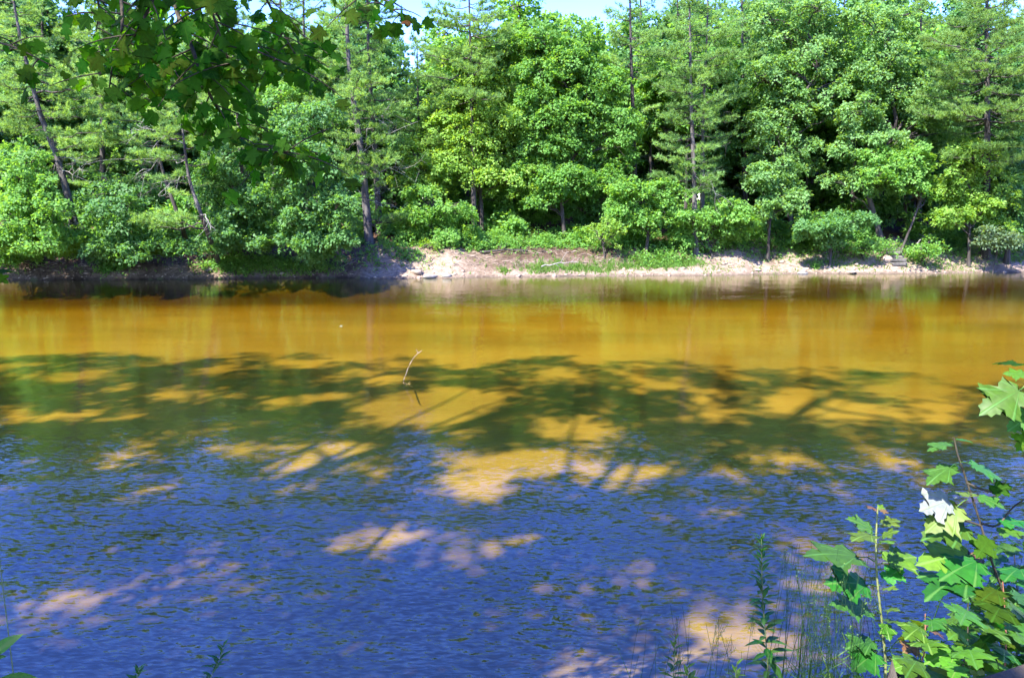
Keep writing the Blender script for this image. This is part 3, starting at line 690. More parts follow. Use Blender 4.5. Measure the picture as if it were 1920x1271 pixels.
broadleaf('maple_tree', 'fresh green sapling spray in front of the dark hollow left of the path', 1690,
          [(1702, 330, 42, 26), (1662, 300, 32, 22), (1742, 345, 34, 22), (1655, 340, 28, 18), (1705, 285, 36, 24)], 44.6, 'maple', tr=.07, dens=1.1)
broadleaf('oak_tree', 'broad pale green tree hanging low over the left bank, left of the grey pine', 600,
          [(565, 245, 44, 42), (612, 225, 38, 34), (535, 300, 46, 36), (600, 305, 50, 38), (640, 350, 32, 26), (555, 365, 48, 30), (615, 395, 44, 26), (530, 405, 38, 22), (590, 435, 38, 20), (585, 462, 30, 14), (545, 452, 36, 12), (628, 452, 30, 12), (600, 476, 34, 9)], 39.0, 'blue', tr=.12, dens=1.1, ydj=1.9, by=42.2)
broadleaf('oak_tree', 'shaded green tree high behind the broad low-hanging tree', 510,
          [(500, 205, 38, 34), (548, 170, 38, 32), (470, 240, 34, 30), (520, 255, 34, 28)], 47.5, 'maple', tr=.12)
broadleaf('maple_tree', 'bright green tree at the left edge above the dark bank', 32,
          [(18, 305, 46, 34), (62, 335, 42, 32), (14, 375, 46, 32), (76, 395, 44, 30), (35, 435, 50, 24), (105, 432, 38, 22), (5, 455, 36, 18), (150, 445, 28, 18), (40, 470, 50, 13), (110, 468, 36, 11), (-20, 480, 40, 12)], 38.0, 'maple', tr=.12, dens=1.1, ydj=1.8, by=40.8)
broadleaf('maple_tree', 'dark bluish tree hanging over the bank between the two leaning pines', 226,
          [(205, 362, 42, 28), (252, 382, 44, 28), (195, 405, 44, 28), (255, 425, 46, 24), (215, 450, 40, 18), (285, 452, 28, 15), (200, 474, 40, 11), (262, 472, 40, 11), (320, 462, 28, 12)], 38.6, 'blue', tr=.12, dens=1.1, ydj=1.9, by=41.6)
broadleaf('maple_tree', 'deep green tree behind the crooked pine', 442,
          [(440, 300, 38, 34), (400, 340, 38, 32), (470, 365, 42, 32), (425, 390, 42, 26), (475, 415, 38, 20), (410, 430, 34, 18), (450, 452, 40, 12), (500, 448, 34, 12), (395, 460, 30, 10)], 39.6, 'blue', tr=.11, ydj=1.6, by=43.5)
broadleaf('round_tree', 'low rounded light green tree leaning out right of the middle', 1212,
          [(1182, 362, 36, 26), (1222, 352, 40, 26), (1245, 388, 30, 22), (1175, 392, 36, 18), (1215, 400, 32, 16), (1200, 424, 40, 13), (1246, 420, 24, 12)], 43.9, 'maple', tr=.1, dens=1.25)
broadleaf('hanging_sapling', 'leafy tree whose lit sprays hang over the sand below the plated pines', 1338,
          [(1362, 400, 42, 24), (1312, 412, 38, 22), (1335, 440, 36, 18), (1390, 420, 28, 16), (1322, 462, 20, 10), (1285, 440, 26, 16)], 42.9+.9, 'maple', tr=.08, dens=1.2)
broadleaf('maple_tree', 'pale lit tree right of the plated pines in front of the airy tree', 1442,
          [(1442, 355, 38, 26), (1475, 372, 34, 22), (1415, 330, 34, 24), (1460, 320, 36, 24), (1440, 395, 30, 16)], 44.4, 'ash', tr=.09, dens=1.1)
broadleaf('hanging_sapling', 'dull green low sapling hanging over the bank left of the dirt path', 1560,
          [(1555, 415, 42, 20), (1595, 410, 34, 20), (1525, 430, 30, 16), (1558, 445, 26, 14)], 43.4, 'blue', tr=.07)
broadleaf('maple_tree', 'yellow-green sapling tiers at the foot of the middle pines, above the sand slope', 815,
          [(795, 368, 36, 16), (838, 395, 38, 20), (800, 410, 36, 16), (825, 428, 44, 16), (850, 445, 28, 14), (775, 440, 28, 14)], 43.8, 'maple', tr=.06, dens=1.2)
broadleaf('maple_tree', 'light green young maple behind the sapling tiers', 772,
          [(765, 330, 34, 18), (805, 320, 30, 18), (770, 285, 30, 22), (820, 350, 30, 14)], 46.0, 'lime', tr=.06)
broadleaf('maple_tree', 'dim green understory tree below the pale middle maples', 985,
          [(960, 375, 44, 22), (1010, 390, 42, 20), (1060, 385, 40, 22), (985, 415, 42, 14)], 48.5, 'maple', tr=.08)
broadleaf('maple_tree', 'dim green understory tree left of the low rounded tree', 1120,
          [(1105, 385, 34, 22), (1145, 370, 34, 24), (1120, 412, 34, 14)], 47.0, 'blue', tr=.08)
broadleaf('shrub', 'rounded yellowish shrub on top of the bank, below the low rounded tree', 1136, [(1136, 432, 30, 24), (1118, 440, 18, 14), (1154, 440, 18, 15)], 43.0, 'lime', tr=.03, leaf=.11, nleaf=40, dens=1.6, cat='shrub')
broadleaf('shrub', 'silvery grey-green shrub arching over the right bank', 1868, [(1858, 440, 26, 15), (1885, 452, 26, 14), (1840, 448, 20, 11)], 43.3, 'silver', tr=.03, leaf=.12, nleaf=40, dens=1.5, cat='shrub')
broadleaf('shrub', 'lush leafy shrub right of the stone steps', 1742, [(1742, 462, 30, 14), (1765, 468, 18, 9), (1716, 470, 16, 9)], 43.8, 'maple', tr=.03, leaf=.13, nleaf=36, dens=1.5, cat='shrub')
broadleaf('shrub', 'small leafy shrub left of the stone steps', 1625, [(1625, 462, 30, 10), (1600, 470, 22, 7)], 44.0, 'maple', tr=.03, leaf=.12, nleaf=36, dens=1.4, cat='shrub')
broadleaf('shrub', 'leafy shrub at the foot of the sapling tiers', 770, [(785, 462, 22, 12), (765, 472, 16, 10), (812, 462, 20, 9)], 43.2, 'lime', tr=.03, leaf=.12, nleaf=36, dens=1.4, cat='shrub')
broadleaf('shrub', 'dark shrub beside the grey pine\'s foot', 725, [(722, 455, 16, 12), (735, 462, 12, 8)], 43.4, 'maple', tr=.03, leaf=.11, nleaf=36, dens=1.3, cat='shrub')

ANCH = [(30, 'the left-edge maple'), (140, 'the leaning grey pine'), (230, 'the dark bluish tree'), (330, 'the crooked pine'), (445, 'the slim bank pine'), (560, 'the broad low-hanging tree'), (695, 'the big grey pine'),
        (790, 'the sapling tiers'), (888, 'the dark middle trunk'), (990, 'the pale middle maples'), (1080, 'the pale right-middle maple'), (1140, 'the yellowish rounded shrub'), (1212, 'the low rounded tree'), (1310, 'the plated pines'), (1440, 'the pale lit tree'),
        (1500, 'the tall airy tree'), (1570, 'the dull green sapling'), (1650, 'the tall grey-green tree'), (1720, 'the dirt path'), (1822, 'the front yellow-green maple'), (1893, 'the right-edge maple')]
ORD = ['first', 'second', 'third', 'fourth', 'fifth', 'sixth', 'seventh', 'eighth', 'ninth', 'tenth']
def relabel(objs, what):
    by = {}
    for o in objs:
        u = float(pix(np.array([o.location[:]]))[0][0]); a = min(ANCH, key=lambda q: abs(q[0]-u)); by.setdefault(a[1], []).append((u, o))
    for a, l in by.items():
        l.sort(key=lambda q: q[0])
        for i, (u, o) in enumerate(l):
            o['label'] = f'{what} {a}' + ('' if len(l) == 1 else (', left one', ', right one')[i] if len(l) == 2 else f', {ORD[i]} from left')
# ------------------------------------------------------------------ trees farther in the wood: copies
def wood_trees():
    pro = []
    def place(proto, x, y, s, rot, label, grp):
        made.setdefault(proto.name, [proto]).append(copy_thing(proto, (x, y, tz(x, y)-.1), rot, (s, s, s), label, grp))
    made = {}
    # a slender forest tree and a young pine built behind the front row, then repeated
    lb = 'thin straight tree standing deep in the shaded wood behind the front row'
    gp = 'thin trees deep in the wood'
    t0 = broadleaf('slender_tree', lb, 1000, [(985, 130, 42, 40), (1030, 110, 46, 40), (1005, 60, 44, 40), (1045, 180, 36, 34), (975, 200, 34, 30)], 60, 'maple', leaf=.24, nleaf=30, tr=.13, group=gp, dens=.7)
    lf = 'green leafy tree filling the wood between the thin trunks'
    gf = 'leafy trees filling the wood'
    t1 = broadleaf('leafy_tree', lf, 1240, [(1235, 120, 50, 40), (1255, 190, 55, 40), (1215, 240, 55, 36), (1260, 290, 55, 34), (1225, 345, 46, 26), (1250, 60, 40, 36)], 58, 'blue', leaf=.24, nleaf=32, tr=.12, group=gf, dens=.85)
    lp = 'dark pine deep in the wood behind the front row'
    gq = 'pines deep in the wood'
    t2 = pine('forest_pine', lp, [(640, 430), (640, 200), (640, -20)], 60, 340, 2.9, mt='pine_dark', tr=.18, group=gq, fill=.8, gap=.7)
    r = random.Random(5)
    for k in range(40):                                   # trunks that read between the crowns in the middle and right
        y = r.uniform(47.5, 66); u = 820 + (k/40)*900 + r.uniform(-20, 20)
        x = P(u, 400, y)[0]
        place(t0, x, y, r.uniform(.72, .98), r.uniform(0, 6.28), lb, gp)
    for k in range(34):                                   # close second row, clear of the middle where the trunks show
        y = r.uniform(48.5, 56); u = -80 + (k/34)*2090 + r.uniform(-25, 25); x = P(u, 400, y)[0]
        if 860 < u < 1160: y += 7; x = P(u, 400, y)[0]
        place(t1, x, y, r.uniform(.66, .98)*(.85 if 740 < u < 1150 else 1), r.uniform(0, 6.28), lf, gf)
    for k in range(40):
        y = r.uniform(57, 82); u = -160 + (k/40)*2260 + r.uniform(-30, 30); x = P(u, 400, y)[0]
        place(t1, x, y, r.uniform(.95, 1.25) * (0.58 if 730 < u < 860 else 0.72 if 730 < u < 1150 else 1.08), r.uniform(0, 6.28), lf, gf)
    for k in range(26):
        y = r.uniform(54, 84); u = -100 + (k/26)*2120 + r.uniform(-40, 40); x = P(u, 400, y)[0]
        s = r.uniform(1.05, 1.35) * (0.55 if 720 < u < 860 else 0.68 if u > 720 and u < 1150 else 1)
        place(t2, x, y, s, r.uniform(0, 6.28), lp, gq)
    ls = 'leafy bush in the shade under the wood'
    gs = 'bushes in the shade under the wood'
    t3 = broadleaf('shrub', ls, 900, [(900, 395, 34, 20), (925, 408, 26, 14), (878, 408, 26, 14)], 52, 'maple', leaf=.17, nleaf=32, tr=.03, group=gs, dens=1.0, cat='shrub')
    for k in range(64):
        y = r.uniform(45.5, 62); u = -60 + (k/64)*2040 + r.uniform(-20, 20); x = P(u, 400, y)[0]
        if 1660 < u < 1740 and y < 55: continue
        place(t3, x, y, r.uniform(.7, 1.35), r.uniform(0, 6.28), ls, gs)
    relabel(made[t0.name], 'thin forest tree behind'); relabel(made[t1.name], 'leafy forest tree behind')
    relabel(made[t2.name], 'dark forest pine behind'); relabel(made[t3.name], 'shaded bush under trees behind')
wood_trees()
def bank_top_shrubs():
    lb = 'low leafy shrub in the row along the top of the far bank'; gp = 'low shrubs along the top of the far bank'
    all_ = []
    t = broadleaf('shrub', lb, 880, [(880, 440, 30, 16), (900, 450, 22, 10), (862, 450, 22, 10), (885, 458, 30, 8)], 44.2, 'maple', leaf=.12, nleaf=52, tr=.03, group=gp, dens=1.2, cat='shrub')
    r = random.Random(9)
    for k in range(46):
        u = -20 + k*43 + r.uniform(-14, 14)
        if 1655 < u < 1725 or 690 < u < 740: continue
        x = P(u, 455, 43)[0]; y = float(shore(x)) + r.uniform(3.9, 5.8); x = P(u, 455, y)[0]
        s = r.uniform(.6, 1.25)
        all_.append(copy_thing(t, (x, y, tz(x, y)-.1), r.uniform(0, 6.28), (s, s, s*r.uniform(.7, 1.1)), lb, gp))
    relabel([t]+all_, 'low bank-top shrub by')
bank_top_shrubs()
# the far-off wood reads as one mass
def far_woods():
    g = Geo(); n = 4400
    x = rng.uniform(-95, 95, n); y = rng.uniform(86, 112, n); z = terrain(x, y) + rng.random(n)**.8*(9 + 4*fbm(x*.1, y*.1, 2))
    c = np.stack([x, y, z], 1)
    sprays_to_leaves(g, c, np.tile([0, -1., 0], (n, 1)), rng.uniform(.9, 1.7, n), 14, .75, .2+.3*rng.random(n))
    for k in range(60):
        xx = rng.uniform(-80, 80); yy = rng.uniform(86, 100); b = np.array([xx, yy, tz(xx, yy)]); g.tube(curve(b, b+[0, 0, 9]), .15, 5)
    obj('far_woods', g.mesh('far_woods', M['blue']), kind='stuff')
far_woods()

# ------------------------------------------------------------------ GROUND COVER on the far bank (nobody could count it)
def cover(name, spots, mt, kindof='grass'):
    g = Geo()
    for (u, v, ru, dy, n, h) in spots:
        c = hit(u, v); s = ppm(u, v, c[1])
        x = c[0] + rng.normal(size=n)*ru*s*.55; y = c[1] + rng.normal(size=n)*dy
        z = terrain(x, y); keep = z > 0.0; x, y, z = x[keep], y[keep], z[keep]; m = len(x)
        pos = np.stack([x, y, z-.02], 1)
        ax = rng.normal(size=(m, 3))*.45 + np.array([0, 0, 1.0])
        hh = h*(.5+.8*rng.random(m)); tone = np.clip(.35+rng.normal(size=m)*.2, 0, .9)
        if kindof == 'grass':
            pp = np.repeat(pos, 3, 0) + rng.normal(size=(m*3, 3))*np.array([.04, .04, 0]); aa = np.repeat(ax, 3, 0) + rng.normal(size=(m*3, 3))*.3
            g.needles(pp, aa, np.repeat(hh, 3)*(.7+.5*rng.random(m*3)), .03+.02*rng.random(m*3), np.repeat(tone, 3))
        else:
            k = 5
            pp = np.repeat(pos, k, 0) + np.repeat(ax*hh[:, None], k, 0)*rng.random((m*k, 1)) + rng.normal(size=(m*k, 3))*.06
            g.leaves(pp, rng.normal(size=(m*k, 3))*.5+np.array([0, -.2, 1]), rng.normal(size=(m*k, 3)), .09+.08*rng.random(m*k), .07+.05*rng.random(m*k), np.repeat(tone, k))
    obj(name, g.mesh(name, M[mt]), kind='stuff')
cover('bank_grass', [(440, 500, 50, .35, 500, .32), (520, 500, 60, .35, 600, .32), (590, 500, 40, .3, 350, .3), (1015, 505, 40, .25, 350, .26), (1080, 503, 60, .3, 500, .28), (1160, 500, 60, .25, 400, .28), (1240, 494, 55, .4, 650, .34), (1290, 494, 26, .3, 200, .3),
                     (1340, 505, 60, .3, 90, .2), (1560, 490, 60, .3, 160, .2), (1600, 500, 60, .3, 120, .18), (1440, 505, 60, .3, 60, .2), (1780, 505, 60, .25, 160, .16), (1500, 480, 60, .4, 160, .2), (1880, 480, 60, .4, 260, .28), (945, 508, 10, .15, 60, .3)], 'grass')
cover('bank_sedge', [(u, 492 + 6*math.sin(u*.05), 26, .5, int(8 + 40*max(0, math.sin(u*.023)*math.sin(u*.011+1))), .24) for u in range(20, 1920, 34)], 'grass')
cover('creeping_plants', [(u, 462 + 3*math.sin(u*.03), 30, .25, 45, .2) for u in range(720, 1920, 40) if not 1660 < u < 1710], 'maple', 'leaf')
cover('ground_cover', [(212, 505, 26, .3, 260, .3), (420, 495, 50, .4, 260, .3), (510, 495, 60, .4, 300, .3), (950, 458, 90, .5, 420, .4), (1060, 455, 90, .6, 420, .4), (880, 455, 60, .6, 300, .45), (1180, 458, 80, .6, 360, .4),
                       (1260, 470, 70, .6, 380, .35), (1230, 490, 50, .4, 250, .3), (1480, 464, 70, .4, 260, .34), (1550, 460, 90, .45, 330, .34), (1630, 464, 70, .45, 240, .34), (1700, 480, 50, .4, 160, .3), (1790, 475, 60, .5, 260, .35), (1890, 470, 60, .5, 300, .35),
                       (760, 475, 40, .4, 160, .3), (700, 485, 30, .4, 70, .25), (1400, 465, 60, .5, 180, .35), (1530, 500, 10, .1, 40, .2)], 'maple', 'leaf')
def roots():
    g = Geo()
    for k in range(260):
        u = rng.uniform(0, 1900); v = rng.uniform(468, 500); c = hit(u, v)
        L_ = rng.uniform(.3, 1.4); a = rng.uniform(-.6, .6) + (math.pi if rng.random() < .5 else 0); pts = []
        for t in np.linspace(0, 1, 8):
            x = c[0] + math.cos(a)*L_*t + .1*math.sin(t*7+k); y = c[1] - .5*abs(math.sin(a))*L_*t + .08*math.cos(t*6+k); pts.append((x, y, max(tz(x, y), 0)+.01+.03*math.sin(t*9+k)))
        g.tube(np.array(pts), np.linspace(rng.uniform(.012, .035), .006, 8), 4)
    obj('bank_roots', g.mesh('bank_roots', M['root']), kind='stuff')
roots()
def pebbles():
    g = Geo(); n = 900; u = rng.uniform(0, 1920, n); x = rng.uniform(-29, 30, n); y = shore(x) + rng.exponential(.5, n); z = terrain(x, y)
    ic = np.array([(0, 0, 1), (1, 0, 0), (0, 1, 0), (-1, 0, 0), (0, -1, 0), (0, 0, -1)], float); f = np.array([(0, 1, 2), (0, 2, 3), (0, 3, 4), (0, 4, 1), (5, 2, 1), (5, 3, 2), (5, 4, 3), (5, 1, 4)])
    for k in range(n):
        s_ = rng.uniform(.02, .07)*(1+2*(rng.random() < .06)); g.add(ic*s_*np.array([1, .8, .5])*(1+rng.normal(size=(6, 3))*.2)+[x[k], y[k], max(z[k], 0)], f)
    obj('pebbles', g.mesh('pebbles', M['rock_warm']), kind='stuff')
pebbles()

# ------------------------------------------------------------------ ROCKS, STEPS, LOGS on the far bank
def rock_mesh(seed, sx, sy, sz, mt):
    r = np.random.default_rng(seed); V = []; F = []
    nu, nv = 10, 6
    for j in range(nv+1):
        for i in range(nu):
            th = 6.283*i/nu; ph = math.pi*j/nv; V.append((math.sin(ph)*math.cos(th), math.sin(ph)*math.sin(th), math.cos(ph)))
    V = np.array(V); f = np.ones(len(V))
    for k in range(7):
        d = r.normal(size=3); d /= np.linalg.norm(d); c = .55+.35*r.random(); q = V@d; V = V - d[None]*np.clip(q-c, 0, None)[:, None]
    V = V*(1+.12*r.normal(size=(len(V), 1)))*np.array([sx, sy, sz]) + np.array([0, 0, sz*.15])
    for j in range(nv):
        for i in range(nu): F.append((j*nu+i, (j+1)*nu+i, (j+1)*nu+(i+1) % nu, j*nu+(i+1) % nu))
    return mesh_from('rock', V, np.array(F), M[mt])
for k, (u, v, w, h, mt, lb) in enumerate([
    (778, 512, 14, 8, 'rock_warm', 'pale boulder at the waterline below the sand slope, largest of its pair'),
    (806, 520, 18, 5, 'rock', 'flat white rock half in the water right of the pale boulder'),
    (836, 518, 12, 6, 'rock', 'small white rock alone at the waterline right of the flat white rock'),
    (1505, 513, 14, 3, 'rock', 'low white slab at the waterline under the right-hand sand bank'),
    (1595, 512, 11, 3, 'rock_warm', 'tan flat stone at the waterline left of the stone steps'),
    (1662, 492, 12, 12, 'rock_warm', 'upright pinkish block of stone beside the stone steps'),
    (392, 508, 9, 4, 'rock_grey', 'grey rock by the grass clump on the dark left bank'),
    (1420, 508, 9, 3, 'rock_warm', 'tan rock on the bright sand between the grass clump and the white slab')]):
    c = hit(u, v); s = ppm(u, v, c[1])
    o = obj('rock', rock_mesh(k, w*s, w*s*.8, h*s, mt), None, c, None); tag(o, lb, 'rock', 'rocks along the far waterline'); o.rotation_euler = (0, 0, k*1.3)

def box_mesh(name, sx, sy, sz, material, bev=.0, jit=0.0, seed=0):
    import bmesh
    bm = bmesh.new(); bmesh.ops.create_cube(bm, size=1)
    r = random.Random(seed)
    for v in bm.verts:
        v.co = Vector((v.co.x*sx, v.co.y*sy, v.co.z*sz))
        if jit: v.co += Vector((r.uniform(-jit, jit), r.uniform(-jit, jit), r.uniform(-jit, jit)))
    if bev: bmesh.ops.bevel(bm, geom=list(bm.edges), offset=bev, segments=2, affect='EDGES', profile=.6)
    me = bpy.data.meshes.new(name); bm.to_mesh(me); bm.free(); me.materials.append(material); return me
c0 = hit(1686, 500)
st = thing('stone_steps', 'short flight of rough grey stone steps climbing the right bank to the dirt path', 'steps', c0)
for k in range(6):
    y = c0[1]+.1+k*.34; x = c0[0]+.05*k; z = tz(x, y)
    obj('step', box_mesh('step', .85, .42, .17, M['rock_grey'], .04, .05, k), st, (x-c0[0], y-c0[1], z-c0[2]+.03)).rotation_euler = (0, 0, .1*math.sin(k*2))
def log(name, label, a, b, ya, yb, r0, mt, lift=0.0, fork=0, cat='fallen branch'):
    p0 = P(a[0], a[1], ya); p1 = P(b[0], b[1], yb)
    base = p0.copy(); base[2] = max(tz(p0[0], p0[1]), 0)
    if p0[2] < base[2]: p0[2] = base[2]+.02
    g = Geo(); ax = curve(p0, p1, (0, 0, .08), 9, .02); g.tube(ax, np.linspace(r0, r0*.4, 9), 7)
    root = thing(name, label, cat, base)
    obj('stem', g.mesh('stem', M[mt], base, True), root)
    for k in range(fork):
        h = Geo(); q = ax[3+k % 5]; h.tube(curve(q, q + rng.normal(size=3)*.35+np.array([0, 0, .1]), n=5, wob=.03), np.linspace(r0*.4, .006, 5), 5)
        obj('twig', h.mesh('twig', M[mt], base), root)
log('fallen_branch', 'pale bare branch propped on the slope right of the dirt path', (1718, 458), (1746, 438), 45.0, 46.2, .05, 'dead', fork=3)
log('fallen_branch', 'grey driftwood branch lying in the grass by the middle waterline', (1015, 500), (1085, 492), 40.6, 40.8, .035, 'dead', fork=4)
log('fallen_branch', 'thin grey branch on the slope below the crooked pine', (425, 455), (450, 444), 43, 43.4, .03, 'dead', fork=2)
log('fallen_branch', 'dark log lying across the top of the shaded sand slope', (900, 473), (990, 470), 42.9, 43.2, .07, 'bark', fork=2)

# ------------------------------------------------------------------ HOUSES seen through the trees
def house(name, label, u0, u1, y, wall_mt, h, depth=7, roof_h=2.2, door=None):
    xa = P(u0, 380, y)[0]; xb = P(u1, 380, y)[0]; w = xb-xa; cx = .5*(xa+xb); z = tz(cx, y)-.2
    root = thing(name, label, 'house', (cx, y, z))
    obj('wall', box_mesh('wall', w, depth, h, M[wall_mt]), root, (0, depth/2, h/2))
    e = .45
    V = np.array([(-w/2-e, -e, h-.12), (w/2+e, -e, h-.12), (w/2+e, depth/2, h+roof_h), (-w/2-e, depth/2, h+roof_h), (w/2+e, depth+e, h-.12), (-w/2-e, depth+e, h-.12)])
    V = np.vstack([V, V+np.array([0, 0, .16])])
    F4 = [(6, 7, 8, 9), (9, 8, 10, 11), (1, 0, 3, 2), (2, 3, 5, 4), (0, 1, 7, 6), (4, 5, 11, 10)]
    F4 += [(1, 2, 8, 7), (2, 4, 10, 8), (3, 0, 6, 9), (5, 3, 9, 11)]
    obj('roof', mesh_from('roof', V, np.array(F4), M['roof_dark' if wall_mt == 'brick' else 'roof_grey']), root)
    gv = np.array([(sx*(w/2-.01), yy, zz) for sx in (-1, 1) for (yy, zz) in ((0, h), (depth, h), (depth/2, h+roof_h-.15))])
    obj('gable', mesh_from('gable', gv, np.array([(0, 1, 2), (3, 5, 4)]), M[wall_mt]), root)
    for k, fx in enumerate((-.32, .08, .36)):
        f = obj('window', box_mesh('window', 1.2, .1, 1.2, M['trim']), root, (fx*w, -.03, h*.56))
        obj('pane', box_mesh('pane', 1.0, .04, 1.0, M['glass']), f, (0, -.045, 0))
    d = obj('door', box_mesh('door', 1.0, .08, 2.05, M[door or 'trim']), root, (-.1*w, -.05, 1.2))
house('brick_house', 'pinkish brick house glimpsed between trunks behind the pale middle maples', 870, 1075, 63, 'brick', 3.2)
house('red_house', 'grey-roofed dark red house half hidden behind the right-hand trees', 1490, 1690, 58, 'wall_red', 2.7, roof_h=2.6, door='red')

# ------------------------------------------------------------------ the stick standing in the river
sb = P(757, 716, 3.5*1450/310.0); 
dS = ray(757, 716); sb = np.array([0, 0, H_EYE]) + dS*(H_EYE/-dS[2]); ys_ = sb[1]
stick = thing('dead_branch', 'bare pinkish dead branch poking out of the shallow river', 'branch', (sb[0], sb[1], 0))
g = Geo(); pth = smooth_path([sb+[-.05, 1.7, -.5], sb, P(762, 700, ys_), P(766, 688, ys_+.02), P(774, 673, ys_), P(783, 663, ys_), P(791, 657, ys_)], 22)
g.tube(pth, np.linspace(.017, .005, 22), 6); obj('stem', g.mesh('stem', M['dead_pink'], sb), stick)
g = Geo(); g.tube([P(784, 662, ys_), P(782, 658, ys_), P(780, 655, ys_)], [.007, .005, .004], 5); obj('twig', g.mesh('twig', M['dead_pink'], sb), stick)
g = Geo()
for k in range(9):
    q = pth[6+k % 6]; g.tube(curve(q, q+rng.normal(size=3)*.045+np.array([0, 0, .02]), n=3), [.012, .011, .006], 5)
obj('stub', g.mesh('stub', M['dead_pink'], sb), stick)['kind'] = 'stuff'

fl = np.array([0, 0, H_EYE]) + ray(636, 612)*(H_EYE/-ray(636, 612)[2])
g = Geo(); g.leaves(np.array([[0, 0, .012]]), np.array([[.1, -.3, 1.]]), np.array([[1., .2, 0]]), [.12], [.08], [.5]); tag(obj('floating_leaf', g.mesh('floating_leaf', M['near_white']), None, fl), 'tiny white leaf floating alone on the amber water', 'leaf')

# ------------------------------------------------------------------ NEAR BANK: trees out of frame that shade the water
TR = [(-23.0, 1.6), (-17.5, 1.8), (-12.0, .9), (-7.2, -.6), (-2.0, -3.2), (3.1, -1.9), (8.5, -.6)]
EDGE = [(-400, 640), (0, 640), (200, 652), (330, 688), (560, 690), (640, 702), (740, 690), (850, 716), (930, 690), (1080, 700), (1200, 690), (1400, 695), (1600, 706), (1750, 700), (1900, 688), (2400, 690)]
FLECK = [(40, 775, 45, 9), (145, 772, 38, 9), (760, 765, 110, 26), (880, 745, 70, 22), (620, 838, 90, 22), (560, 868, 65, 13), (900, 868, 70, 24), (1000, 855, 110, 24), (890, 912, 60, 20), (1080, 800, 90, 12), (1500, 745, 80, 24), (1600, 765, 65, 20), (1700, 722, 95, 11), (1755, 772, 55, 11), (1450, 850, 60, 13), (1660, 850, 42, 15), (1200, 880, 100, 16), (940, 1012, 60, 20), (830, 1060, 36, 13), (870, 1130, 48, 13), (1050, 1080, 42, 18), (1220, 1066, 58, 15), (130, 1112, 105, 30), (660, 1012, 52, 16), (350, 1055, 34, 11), (1330, 1160, 85, 26), (1060, 1232, 85, 20), (1545, 1012, 60, 14), (1560, 1100, 45, 22), (190, 1005, 42, 11), (545, 910, 60, 10), (780, 990, 45, 20), (440, 830, 60, 9), (240, 850, 50, 6), (830, 790, 60, 10), (1330, 770, 60, 10), (720, 700, 40, 4), (1480, 1180, 40, 18), (540, 740, 90, 6), (350, 735, 80, 6)]
_eu = np.array([e[0] for e in EDGE]); _ev = np.array([e[1] for e in EDGE])
def in_shade(x, y):
    u, v, d = pix(np.stack([x, y, np.full_like(x, -.5)], 1))
    ok = v > np.interp(u, _eu, _ev) + 70*(fbm(u*.021, v*.01+.5, 4)-.5) - 26
    ok &= (fbm(u*.026, v*.09, 3) < .70) | (v > 930)
    for (a, b, c, e) in FLECK: ok &= ((u-a)/c)**2 + ((v-b)/e)**2 > 1
    return ok & (d > 1)
PLANT_SUN = np.array([P(1640, 1010, 2.5), P(1650, 1120, 2.5), P(1600, 1050, 2.5), P(1770, 945, 2.3), P(1800, 940, 2.3), P(1880, 740, 2.3), P(1780, 1190, 2.2), P(1640, 960, 2.5), P(1850, 1000, 2.3), P(1870, 900, 2.3), P(20, 1220, 2.4), P(60, 1262, 2.4),  P(520, 60, 3.4), P(250, 80, 3.3), P(450, 110, 3.3), P(560, 280, 3.2), P(400, 30, 3.3), P(560, 40, 3.6), P(330, 150, 3.1), P(720, 20, 3.6), P(1880, 1265, 1.05)])
